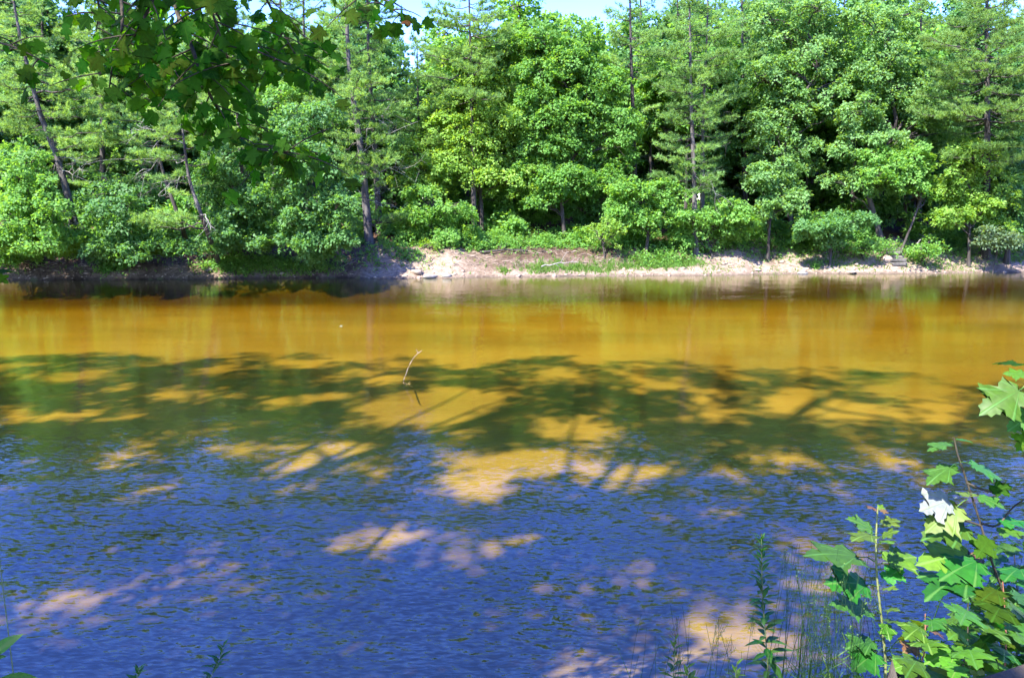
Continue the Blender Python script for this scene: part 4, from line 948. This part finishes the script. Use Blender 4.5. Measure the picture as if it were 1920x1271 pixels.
def near_canopy():
    n = 35000
    tx = rng.uniform(-21, 21, n); ty = rng.uniform(2.2, 22, n); z = rng.uniform(7.0, 28, n)
    ok = in_shade(tx, ty)
    for dx, dy in ((.2, 0), (-.2, 0), (0, .25), (0, -.25)): ok &= in_shade(tx+dx, ty+dy)
    t = (z+.5)/-SUN_DIR[2]
    pos = np.stack([tx, ty, np.full(n, -.5)], 1) - SUN_DIR[None]*t[:, None]
    trunk = np.array(TR); dd = np.linalg.norm(pos[:, None, :2]-trunk[None], axis=2); k = dd.argmin(1); dm = dd.min(1)
    rmax = 8.0*np.sqrt(np.clip(1-((z-18)/10.8)**2, .05, 1))
    ok &= dm < rmax
    u, v, dep = pix(pos); ok &= ~((dep > .2) & (v > -160) & (u > -300) & (u < 2220))
    for q in PLANT_SUN:
        rr_ = .6 if q[0] > .5 else .34
        w = pos-q; al = w@SUN_DIR; off = np.linalg.norm(w-al[:, None]*SUN_DIR[None], axis=1); ok &= ~((off < rr_) & (al < 0))
    pos = pos[ok]; k = k[ok]
    names = ['left-most', 'second from the left', 'third from the left', 'middle', 'third from the right', 'second from the right', 'right-most']
    for i, (x, y) in enumerate(TR):
        p = pos[k == i]; b = np.array([x, y, tz(x, y)-.1])
        root = thing('bank_maple', f'tall near-bank maple shading the water, {names[i]} of the row of seven', 'tree', b, 'maples on the near bank')
        ax = smooth_path([b, b+[.2, .3, 5], b+[.1, .8, 12], b+[.3, 1.4, 26]], 16); g = Geo(); g.tube(ax, np.linspace(.32, .06, 16), 10); obj('trunk', g.mesh('trunk', M['bark'], b, True), root)
        tw = Geo(); fo = Geo()
        for q in p[rng.choice(len(p), min(len(p), 46), replace=False)]:
            j = np.argmin(np.abs(ax[:, 2]-(q[2]-.45*np.linalg.norm((q-b)[:2])))); tw.tube(curve(ax[max(j, 3)], q, (0, 0, .5), 7, .1), np.linspace(.09, .015, 7), 5)
        o = obj('limb', tw.mesh('limb', M['bark'], b), root); o['kind'] = 'stuff'
        od = (p-b)*np.array([1, 1, 0]); od /= np.linalg.norm(od, axis=1, keepdims=True)+1e-6
        sprays_to_leaves(fo, p, od, rng.uniform(.3, .5, len(p)), 15, .19, .3+.3*rng.random(len(p)))
        o = obj('crown', fo.mesh('crown', M['shade'], b), root); o['kind'] = 'stuff'
near_canopy()

# ------------------------------------------------------------------ NEAR LEAVES
def maple_leaf_mesh(name, seed, material, petiole=.35, width=1.0, curl=.26):
    """unit leaf: petiole from the origin along +y, blade of length 1 beyond it, face up +z"""
    r = np.random.default_rng(seed)
    half = [(.035, .02), (.13, -.05), (.25, -.02), (.30, .04), (.44, .03), (.36, .12), (.38, .20), (.29, .27), (.36, .33), (.45, .38), (.47, .45), (.60, .52), (.50, .58), (.48, .65), (.38, .62), (.33, .66), (.21, .58), (.20, .66), (.25, .72), (.19, .78), (.18, .86), (.09, .90)]
    half = [(x*width*(1+r.normal()*.05), y+r.normal()*.012) for x, y in half]
    rib = [(0, 0), (0, .2), (0, .42), (0, .65), (0, .82), (0, 1.0)]
    V = []; F = []; UV = []
    def zz(x, y): return curl*(-(y**2)*.9 - .55*abs(x)**1.5 + .9*abs(x)*.35) + .035*math.sin(9*y+seed)*abs(x)*2 + .03*math.sin(14*x+seed*2)*y
    def addv(x, y):
        V.append((x, y+petiole, zz(x, y))); UV.append((x, y)); return len(V)-1
    ri = [addv(*p) for p in rib]
    for sgn in (1, -1):
        hi = [addv(sgn*x, y) for x, y in half]
        # stitch each outline vertex to the rib point nearest along the vein direction
        seq = [0, 0, 0, 0, 0, 1, 1, 1, 1, 1, 2, 2, 2, 3, 3, 3, 3, 3, 3, 4, 4, 4]
        tr = []
        for k in range(len(hi)-1):
            a, b = seq[k], seq[k+1]
            tr.append((ri[a], hi[k], hi[k+1]))
            if b != a: tr.append((ri[a], hi[k+1], ri[b]))
        tr.append((ri[4], hi[-1], ri[5])); 
        for t in tr: F.append(t if sgn > 0 else t[::-1])
    # petiole: thin three-sided stalk
    n0 = len(V); w = .012
    for y in (0, petiole*.5, petiole+.02):
        for a in range(3): V.append((w*math.cos(a*2.094), y, w*math.sin(a*2.094)+ .05*math.sin(math.pi*min(1, y/petiole)))); UV.append((0, 0))
    for j in range(2):
        for a in range(3):
            p, q = n0+j*3+a, n0+j*3+(a+1) % 3; F.append((p, q, q+3)); F.append((p, q+3, p+3))
    me = mesh_from(name, np.array(V), np.array(F), material, smooth=False)
    uvl = me.uv_layers.new(name='leaf'); li = np.empty(len(me.loops), np.int32); me.loops.foreach_get('vertex_index', li)
    uvl.data.foreach_set('uv', np.array(UV, np.float32)[li].ravel()); return me
def lance_leaf_mesh(name, material, w=.16, curl=.25):
    ys_ = np.linspace(0, 1, 7); ww = w*np.array([.08, .55, .9, 1, .8, .45, .02]); V = []; UV = []
    for y, a in zip(ys_, ww):
        z = -curl*y*y
        for x in (-a, 0, a): V.append((x, y, z + abs(x)*.35)); UV.append((x*.3, y))
    F = []
    for j in range(6):
        for i in range(2): F.append((j*3+i, j*3+i+1, j*3+i+4, j*3+i+3))
    me = mesh_from(name, np.array(V), np.array(F), material)
    uvl = me.uv_layers.new(name='leaf'); li = np.empty(len(me.loops), np.int32); me.loops.foreach_get('vertex_index', li)
    uvl.data.foreach_set('uv', np.array(UV, np.float32)[li].ravel()); return me
LEAF = {k: [maple_leaf_mesh('leaf_'+k, s, M[m], w) for s, w in ((1, .35), (2, .28), (3, .42), (4, .3))] for k, m in (('green', 'near_green'), ('lime', 'near_lime'), ('dark', 'near_dark'))}
LEAF['white'] = [maple_leaf_mesh('leaf_white', 5, M['near_white'], .3, curl=.05)]
LEAF['red'] = [maple_leaf_mesh('leaf_red', 6, M['near_red'], .3)]
LEAF['orange'] = [maple_leaf_mesh('leaf_orange', 6, M['near_orange'], .3)]
LEAF['lance'] = [lance_leaf_mesh('leaf_lance', M['near_green'])]
LEAF['oval'] = [lance_leaf_mesh('leaf_oval', M['near_lime'], .17, .15)]

def put_leaf(parent, origin, pos, direction, normal, size, kind='green', label=None):
    d = Vector([float(c) for c in direction]).normalized(); n = Vector([float(c) for c in normal])
    x = d.cross(n)
    if x.length < 1e-4: x = d.orthogonal()
    x.normalize(); n = x.cross(d)
    m = Matrix(((x.x, d.x, n.x), (x.y, d.y, n.y), (x.z, d.z, n.z))).to_4x4()
    o = bpy.data.objects.new('leaf', random.choice(LEAF[kind])); C.objects.link(o); o.parent = parent
    o.matrix_local = Matrix.Translation(Vector([float(c) for c in (np.asarray(pos)-origin)])) @ m @ Matrix.Diagonal((size, size, size, 1))
    if label: o['label'] = label
    return o

# overhanging maple branches, upper left
def baked(items, name, parent, origin, material):
    g = Geo(); uvs = []
    for me, m in items:
        n = len(me.vertices); co = np.empty(n*3, np.float32); me.vertices.foreach_get('co', co); mm = np.array(m); co = co.reshape(-1, 3)@mm[:3, :3].T + mm[:3, 3]
        g.add(co, np.array([p.vertices[:] for p in me.polygons]))
    me = g.mesh(name, material); o = obj(name, me, parent); o['kind'] = 'stuff'; return o
def hanging_branches():
    top = np.array([-2.3, 1.2, 7.0]); b = np.array([-4.4, -.9, 0]); b[2] = tz(b[0], b[1])-.1
    root = thing('overhanging_maple', 'dark backlit maple branches hanging into the top left of the view', 'tree', b)
    g = Geo(); g.tube(smooth_path([b, b+[.1, .1, 3], b+[.5, .4, 6.2], b+[.9, .7, 9.5]], 14), np.linspace(.2, .09, 14), 10); obj('trunk', g.mesh('trunk', M['bark'], b, True), root)
    hub = b+np.array([.45, .35, 6.0])
    tips = []
    mains = [
        ([(290, -190), (325, 0), (360, 90), (385, 160), (420, 222), (470, 275), (555, 288)], 3.2, 1.0, 84),
        ([(200, -200), (225, -20), (228, 60), (212, 120), (205, 165)], 3.3, .8, 26),
        ([(330, -200), (300, -40), (262, 50), (225, 110)], 3.0, .8, 24),
        ([(400, -200), (395, -30), (420, 50), (470, 90), (540, 120)], 3.4, .8, 30),
        ([(480, -220), (490, -40), (520, 40), (552, 100)], 3.7, .8, 30),
        ([(420, -220), (350, -60), (330, 60), (310, 140)], 3.5, .8, 28),
        ([(600, -220), (640, -60), (695, -5), (752, 28)], 3.6, .7, 22),
        ([(-120, -120), (-50, 50), (35, 92), (105, 128)], 3.4, .7, 16),
        ([(380, -210), (360, -60), (400, 30), (440, 150)], 3.1, .8, 26),
        ([(120, -200), (160, -60), (185, 10), (180, 60)], 3.6, .7, 14)]
    extra = []
    for mi, (px, y, thick, nl) in enumerate(mains):
        pts = [P(u, v, y + .12*math.sin(i*1.7+mi)) for i, (u, v) in enumerate(px)]
        ax = smooth_path(pts, 26); g = Geo()
        g.tube(np.vstack([curve(hub, ax[0], (0, 0, .3), 6)[:-1], ax]), np.concatenate([np.linspace(.05, .016*thick, 5), np.linspace(.013*thick, .0025, 26)]), 6)
        obj('branch', g.mesh('branch', M['stem_dark'], b, True), root)
        tw = Geo(); made = 0
        nt_ = max(3, nl//3)
        for k in range(nt_):
            j0 = int(np.argmax(pix(ax)[1] > -45)); j = min(25, j0 + int((26-j0)*(k+.5)/nt_)); q = ax[j]; t = ax[min(j+1, 25)]-ax[j-1]; t /= np.linalg.norm(t)
            sd = 1 if k % 2 else -1
            d = t*.6 + np.array([sd*.75, rng.normal()*.5, -.15+rng.normal()*.25]); d /= np.linalg.norm(d)
            ln = rng.uniform(.10, .30); e = q+d*ln; c = curve(q, e, (0, 0, .012), 5); tw.tube(c, np.linspace(.0035, .0016, 5), 4)
            nk = max(1, round(nl/nt_)); n_extra = 2 if mi in (0, 1, 2, 3, 4, 5, 8) else 0
            for i in range(nk):
                p = c[min(4, 1+i)] if i < nk-1 else e
                dr = d*.5 + rng.normal(size=3)*np.array([.55, .5, .3]) + np.array([0, 0, -.65])
                nrm = np.array([rng.normal()*.5, -.75+rng.normal()*.45, .65+rng.normal()*.35])
                put_leaf(root, b, p, dr, nrm, rng.uniform(.05, .086), 'dark'); made += 1
            for i in range(n_extra):
                f = rng.random(); p = q+(e-q)*f
                dr = Vector(tuple(d*.5 + rng.normal(size=3)*np.array([.6, .6, .3]) + np.array([0, .2, -.6]))).normalized(); nv = Vector((rng.normal()*.5, -.75+rng.normal()*.45, .65))
                xx = dr.cross(nv).normalized(); nv = xx.cross(dr); sz = rng.uniform(.044, .078)
                mt4 = Matrix.Translation(Vector(tuple(p-b))) @ Matrix(((xx.x, dr.x, nv.x), (xx.y, dr.y, nv.y), (xx.z, dr.z, nv.z))).to_4x4() @ Matrix.Diagonal((sz, sz, sz, 1))
                extra.append((random.choice(LEAF['dark']), mt4))
        obj('twig', tw.mesh('twig', M['stem_dark'], b), root)['kind'] = 'stuff'
        p = ax[-1]; put_leaf(root, b, p, ax[-1]-ax[-3]+np.array([0, 0, -.02]), (0, -.6, .8), .055, 'orange' if mi == 6 else 'dark', 'orange-tipped leaf at the end of its twig' if mi == 6 else None)
    baked(extra, 'leaf_spray', root, b, M['near_dark'])
hanging_branches()

# saplings and weeds at the lower right
def lobe_sapling(name, label, stem, y, leaves, r0=.007, mt='stem_green', cat='sapling', branches=(), group=None):
    """stem: photo pixels bottom to top; leaves: (u, v of leaf base on its stalk root, tip u, tip v, size, kind, tilt)"""
    pts = [P(u, v, y + (dy if len(q) > 2 else 0)) for q in stem for (u, v, dy) in [(q[0], q[1], q[2] if len(q) > 2 else 0)]]
    foot = pts[0].copy(); foot[2] = tz(foot[0], foot[1]); 
    allp = [foot] + pts if pts[0][2] > foot[2]+.02 else pts
    base = foot
    root = thing(name, label, cat, base, group)
    ax = smooth_path(allp, 26); g = Geo(); g.tube(ax, np.linspace(r0, r0*.35, 26), 7); obj('stem', g.mesh('stem', M[mt], base, True), root)
    for br in branches:
        q = smooth_path([P(u, v, y+dy) for u, v, dy in br], 10); g = Geo(); g.tube(q, np.linspace(r0*.6, r0*.25, 10), 5); obj('side_stem', g.mesh('side_stem', M[mt], base, True), root)
    for lf in leaves:
        u, v, u2, v2, size, kind, ddy, tilt = lf[:8]
        pf = .35 if kind not in ('lance', 'oval') else 0
        j = np.argmin(np.linalg.norm(np.array([pix(a[None])[0][0] for a in ax])[:, None] - u, axis=1) + np.abs(np.array([pix(a[None])[1][0] for a in ax]) - v))
        p0 = P(u, v, y + ddy*.3); p1 = P(u2, v2, y + ddy)
        d = p1-p0; n = np.array([tilt[0]+rng.normal()*.15, tilt[1]*.8+.16+rng.normal()*.12, 1.0]) if tilt is not None else np.array([0, -.3, 1])
        ll = np.linalg.norm(d)
        put_leaf(root, base, p0, d, n, size if size else ll/(1+pf), kind, lf[8] if len(lf) > 8 else None)
    return root, ax, base

Y1 = 2.5
lobe_sapling('maple_sapling', 'sunlit young maple sapling with a pale green stem in the lower right', [(1660, 1290), (1655, 1180), (1648, 1120), (1643, 1060), (1643, 1000), (1646, 950)], Y1, [
    (1640, 1052, 1512, 1022, 0, 'green', -.05, (.1, -.35)), (1645, 1100, 1548, 1082, 0, 'green', -.05, (.0, -.45)),
    (1645, 1000, 1590, 962, 0, 'lime', .02, (.1, -.4)), (1645, 1002, 1598, 1003, 0, 'lime', -.1, (.2, -.3)), (1647, 985, 1690, 968, 0, 'lime', .02, (-.2, -.4)),
    (1646, 1010, 1682, 990, 0, 'lime', -.05, (-.1, -.5)), (1646, 1015, 1675, 1012, 0, 'lime', -.1, (-.2, -.3)), (1646, 955, 1628, 948, 0, 'red', -.03, (.1, -.4)), (1646, 955, 1668, 960, 0, 'red', -.03, (-.1, -.4)),
    (1646, 960, 1655, 945, 0, 'lime', .02, (0, -.6)), (1645, 1060, 1722, 1035, 0, 'lime', .05, (-.1, -.4)), (1650, 1095, 1695, 1058, 0, 'green', .03, (.2, -.4)), (1650, 1105, 1685, 1098, 0, 'lime', -.06, (0, -.3)),
    (1655, 1145, 1685, 1138, 0, 'lime', -.08, (0, -.4)), (1652, 1150, 1560, 1120, 0, 'green', -.02, (0, -.3)), (1652, 1160, 1690, 1165, 0, 'green', -.08, (.0, -.3)), (1655, 1160, 1672, 1200, 0, 'lime', -.1, (.2, -.8)), (1655, 1200, 1590, 1205, 0, 'green', -.05, (0, -.4)), (1655, 1215, 1600, 1250, 0, 'green', -.12, (.1, -.5))], r0=.0075)
Y2 = 2.3
lobe_sapling('maple_sapling', 'dark-stemmed maple sapling at the right edge holding one white upturned leaf', [(1935, 1290), (1900, 1160), (1862, 1060), (1838, 980), (1812, 900), (1795, 850), (1788, 820)], Y2, [
    (1790, 828, 1735, 838, 0, 'green', -.02, (.2, -.1)), (1790, 826, 1822, 822, 0, 'green', .02, (0, -.2)), (1798, 868, 1735, 900, 0, 'green', -.05, (.3, -.2)), (1800, 866, 1885, 890, 0, 'green', -.05, (-.2, -.3)), (1805, 872, 1752, 880, 0, 'dark', .02, (0, -.3)),
    (1795, 932, 1722, 958, 0, 'white', -.04, (.3, -1.6), 'upturned leaf coloured white for its glossy glare'), (1815, 935, 1735, 992, 0, 'lime', -.05, (.4, -.9)), (1815, 925, 1850, 935, .075, 'lime', -.05, (0, -.4)), (1840, 930, 1762, 915, .08, 'lime', .03, (.1, -.3)),
    (1850, 925, 1900, 905, 0, 'dark', -.02, (0, -.8)), (1830, 985, 1725, 998, 0, 'green', -.04, (0, -.4)), (1860, 1000, 1842, 1030, .08, 'dark', -.06, (.2, -.9)), (1865, 985, 1925, 968, 0, 'green', .02, (0, -.3)), (1858, 1000, 1925, 990, 0, 'green', -.03, (-.1, -.3)),
    (1850, 1040, 1722, 1045, 0, 'lime', -.03, (0, -.4)), (1852, 1045, 1760, 1075, 0, 'green', -.1, (.1, -.4)), (1855, 1060, 1735, 1100, 0, 'green', -.1, (.2, -.2)), (1860, 1050, 1800, 1040, .09, 'red', .04, (0, -.3))],
    r0=.007, mt='stem_dark', branches=[[(1838, 980, 0), (1870, 985, .02), (1900, 950, .04), (1940, 925, .06)], [(1838, 985, 0), (1780, 965, -.02), (1760, 958, -.03)], [(1812, 905, 0), (1850, 920, 0), (1890, 925, .05)]])
lobe_sapling('maple_twig', 'maple twig with large lit leaves reaching in at the right edge', [(1990, 720), (1940, 725), (1915, 730)], 2.2, [
    (1930, 722, 1838, 770, 0, 'green', -.06, (.3, -1.1)), (1935, 705, 1882, 695, 0, 'green', .02, (0, -.5)), (1945, 770, 1890, 805, 0, 'green', -.04, (.2, -1.2)), (1950, 800, 1905, 842, .07, 'dark', -.03, (0, -1)), (1940, 690, 1915, 684, .08, 'dark', .04, (0, -.4))], r0=.004, cat='twig')
def leafy_mass():
    """the low thicket in the corner: several maple seedlings, each a thing"""
    seeds = [((1720, 1290), (1735, 1150), 2.25, 'maple seedling with bronze and yellow-green leaves just left of the wooden rail'),
             ((1800, 1290), (1815, 1130), 2.15, 'maple seedling with broad leaves above the wooden rail'),
             ((1880, 1290), (1880, 1090), 2.2, 'maple seedling in the shaded thicket at the right edge'),
             ((1930, 1280), (1920, 1060), 2.4, 'taller maple seedling at the right edge behind the shaded thicket'),
             ((1840, 1270), (1850, 1110), 2.75, 'maple seedling deep in the thicket behind the wooden rail'),
             ((1905, 1250), (1900, 1020), 2.9, 'dark maple seedling at the far back of the thicket')]
    for si, (a, t, y, lb) in enumerate(seeds):
        lv = []
        for k in range(22 if si > 2 else 17):
            f = .15+.85*k/17.0; f = min(f, 1); u = a[0]+(t[0]-a[0])*f; v = a[1]+(t[1]-a[1])*f
            an = k*2.4+si; ln = rng.uniform(65, 125)*(1.1-.3*f)
            kd = 'green' if rng.random() < .62 else ('lime' if si < 2 else 'dark')
            if si == 0 and k in (9, 13): kd = 'red'
            sz_ = .065 if kd == 'red' else rng.uniform(.07, .112)
            lv.append((u, v, u+math.cos(an)*ln, v+10+14*rng.random()+.18*math.sin(an)*ln, sz_, kd, -.22*math.sin(an), (rng.normal()*.25, -.35+rng.normal()*.25)))
        lobe_sapling('maple_seedling', lb, [a, ((a[0]+t[0])/2+6, (a[1]+t[1])/2), t], y, lv, r0=.005, mt='stem_dark' if si % 2 else 'stem_red', group='maple seedlings in the right corner thicket')
leafy_mass()
def weed(name, label, px, y, n, ln, kind='lance', r0=.0035, dense_top=True, group=None, leaf0=.05):
    pts = [P(u, v, y) for u, v in px]; foot = pts[0].copy(); foot[2] = tz(foot[0], foot[1])
    root = thing(name, label, 'weed', foot, group)
    ax = smooth_path(([foot] if foot[2] < pts[0][2]-.02 else [])+pts, 40); g = Geo(); g.tube(ax, np.linspace(r0, r0*.35, 40), 6); obj('stem', g.mesh('stem', M['stem_green'], foot, True), root)
    vis = np.where(pix(ax)[1] < 1330)[0]; j0 = vis[0]
    for k in range(n):
        f = (k+.5)/n; f = f**(.62 if dense_top else 1); j = min(39, int(j0+(39-j0)*f)); an = k*2.4
        l = ln*(1.15-.75*f)*rng.uniform(.75, 1.2)
        d = np.array([math.cos(an), math.sin(an), .35+.9*f*f+rng.normal()*.25-.35*(1-f)])
        put_leaf(root, foot, ax[j], d, np.array([-.2*math.cos(an), -.2*math.sin(an), 1]), l, kind)
weed('tall_weed', 'tall narrow-leaved weed with a leafy tip standing alone before the blue water', [(1440, 1290), (1436, 1200), (1430, 1120), (1428, 1040), (1428, 1000)], 2.7, 74, .095, r0=.004)
weed('low_weed', 'low weed with pointed leaves left of the tall narrow-leaved weed', [(1262, 1300), (1264, 1240), (1266, 1192)], 2.6, 18, .075, 'oval')
weed('low_weed', 'small light green sprout at the bottom edge between the two narrow weeds', [(1378, 1310), (1380, 1262), (1382, 1240)], 2.5, 9, .07, 'oval')
weed('low_weed', 'light green sprout at the bottom edge right beside the low pointed weed', [(1290, 1310), (1290, 1270), (1288, 1245)], 2.5, 9, .075, 'oval')
weed('low_weed', 'dark narrow-leaved weed at the bottom edge, right one of the pair left of centre', [(385, 1310), (395, 1270), (412, 1235), (420, 1205)], 2.9, 26, .085)
weed('low_weed', 'dark narrow-leaved weed at the bottom edge, left one of the pair left of centre', [(250, 1310), (255, 1280), (262, 1248)], 2.9, 18, .08)
lobe_sapling('broad_weed', 'bright broad leaves poking in at the bottom left corner', [(-60, 1330), (-40, 1270), (-30, 1230)], 2.4, [
    (-20, 1232, 34, 1188, 0, 'oval', .0, (.4, -.9)), (-25, 1285, 80, 1268, 0, 'oval', -.03, (.1, -.5)), (-35, 1245, 8, 1226, 0, 'oval', .0, (.4, -.6))], r0=.004, cat='weed')
lobe_sapling('broad_weed', 'thin green twig with small leaves at the left edge below the dark bank', [(-60, 525), (-30, 512), (-10, 508)], 3.0, [
    (-12, 508, 18, 506, .055, 'dark', 0, (0, -.5)), (-15, 510, 10, 526, .05, 'dark', 0, (.2, -.9))], r0=.003, cat='twig')
# grass at the lower right
def near_grass():
    g = Geo(); h = Geo()
    for k in range(120):
        u = rng.normal()*52+1560 if k < 95 else rng.normal()*60+1300; y = rng.uniform(2.3, 3.1); v = rng.uniform(1000, 1180) if k < 95 else rng.uniform(1120, 1230)
        t = P(u, v, y); f = t + np.array([rng.normal()*.07, rng.normal()*.08, 0]); f[2] = tz(f[0], f[1])
        g.tube(curve(f, t, (rng.normal()*.03, rng.normal()*.03, 0), 7), np.linspace(.0016, .0006, 7), 3)
        if k % 3 == 0:
            for q in range(10):
                p = t + np.array([rng.normal()*.016, rng.normal()*.016, -.1*rng.random()]); g.tube([t-[0, 0, .1*(q+1)/10], p], .0005, 3)
                h.leaves(p[None], rng.normal(size=(1, 3)), rng.normal(size=(1, 3)), np.array([.006]), np.array([.004]), np.array([.8]))
        else:
            m = 3; fr = rng.uniform(.1, .6, m)[:, None]; pos = f+(t-f)*fr
            h.needles(pos, np.stack([rng.normal(size=m), rng.normal(size=m), np.full(m, .9)], 1), rng.uniform(.12, .28, m), np.full(m, .005), rng.random(m)*.6)
    a = obj('near_grass', g.mesh('near_grass', M['grass_thin']), kind='stuff')
    obj('grass_heads', h.mesh('grass_heads', M['grass']), a, kind='stuff')
near_grass()
def bank_undergrowth():
    g = Geo(); n = 2600
    x = rng.uniform(.6, 4.5, n); y = rng.uniform(1.3, 4.0, n)
    z = terrain(x, y)
    hmax = .75*np.clip((x-1.0)/.6, 0, 1)
    p = np.stack([x, y, z+rng.random(n)*hmax], 1); u, v, d = pix(p); ok = ((u > 1780) & (v > 1120)) | (v > 1275)
    p = p[ok]; m = len(p)
    g.leaves(p, rng.normal(size=(m, 3))*.6+np.array([0, -.2, 1]), rng.normal(size=(m, 3)), rng.uniform(.05, .1, m), rng.uniform(.03, .06, m), np.clip(.3+rng.normal(size=m)*.15, 0, .9))
    for k in range(60):
        xx = rng.uniform(1.2, 3.6); yy = rng.uniform(1.6, 3.4); b = np.array([xx, yy, tz(xx, yy)]); g.tube(curve(b, b+[rng.normal()*.15, rng.normal()*.1, rng.uniform(.4, .9)], n=5, wob=.02), np.linspace(.004, .0015, 5), 3)
    obj('undergrowth', g.mesh('undergrowth', M['shade']), kind='stuff')
bank_undergrowth()
# old stump and the wooden rail in the corner
c = P(1662, 1290, 2.15); b = np.array([c[0], c[1], tz(c[0], c[1])])
stp = thing('old_post', 'weathered broken wooden post end among the leaves by the bottom edge', 'post', b)
V = []; F = []; ns = 12
for j, f in enumerate((0, .4, .8, .93, 1.0)):
    for i in range(ns):
        a = 6.283*i/ns; rr = .05*(1.15-.2*f)*(1+.12*math.sin(i*2.7)); zt = (c[2]-b[2]+.03)*f + (.035*math.sin(i*1.9+1)+.02*math.cos(i*3.1) if j > 2 else 0)*(.4 if j == 3 else 1)
        V.append((rr*math.cos(a)+.05*f, rr*math.sin(a), zt))
V.append((.05, 0, c[2]-b[2]-.02))
for j in range(4):
    for i in range(ns): F.append((j*ns+i, j*ns+(i+1) % ns, (j+1)*ns+(i+1) % ns, (j+1)*ns+i))
me = mesh_from('shaft', np.array(V), [np.array(F), np.array([(4*ns+i, 4*ns+(i+1) % ns, 5*ns) for i in range(ns)])], M['bark']); obj('shaft', me, stp)
ra = P(1828, 1272, 1.02); rb = P(1920, 1256, 1.06); dv = rb-ra; dv[2] = 0; dv /= np.linalg.norm(dv); nn = np.array([-dv[1], dv[0], 0])
rail_c = ra + dv*1.0 - nn*.07 ; rail_c[2] = ra[2]-.018
rl = thing('wooden_rail', 'pale weathered wooden deck rail cutting the bottom right corner', 'railing', (rail_c[0], rail_c[1], tz(rail_c[0], rail_c[1])))
ang = math.atan2(dv[1], dv[0]); gz = tz(rail_c[0], rail_c[1])
obj('top_board', box_mesh('top_board', 2.0, .14, .036, M['plank'], .004), rl, (0, 0, rail_c[2]-gz)).rotation_euler = (0, 0, ang)
for s in (-.8, .8):
    q = dv*s; obj('post', box_mesh('post', .09, .09, rail_c[2]-gz, M['plank'], .004), rl, (q[0], q[1], (rail_c[2]-gz)/2-.02)).rotation_euler = (0, 0, ang)
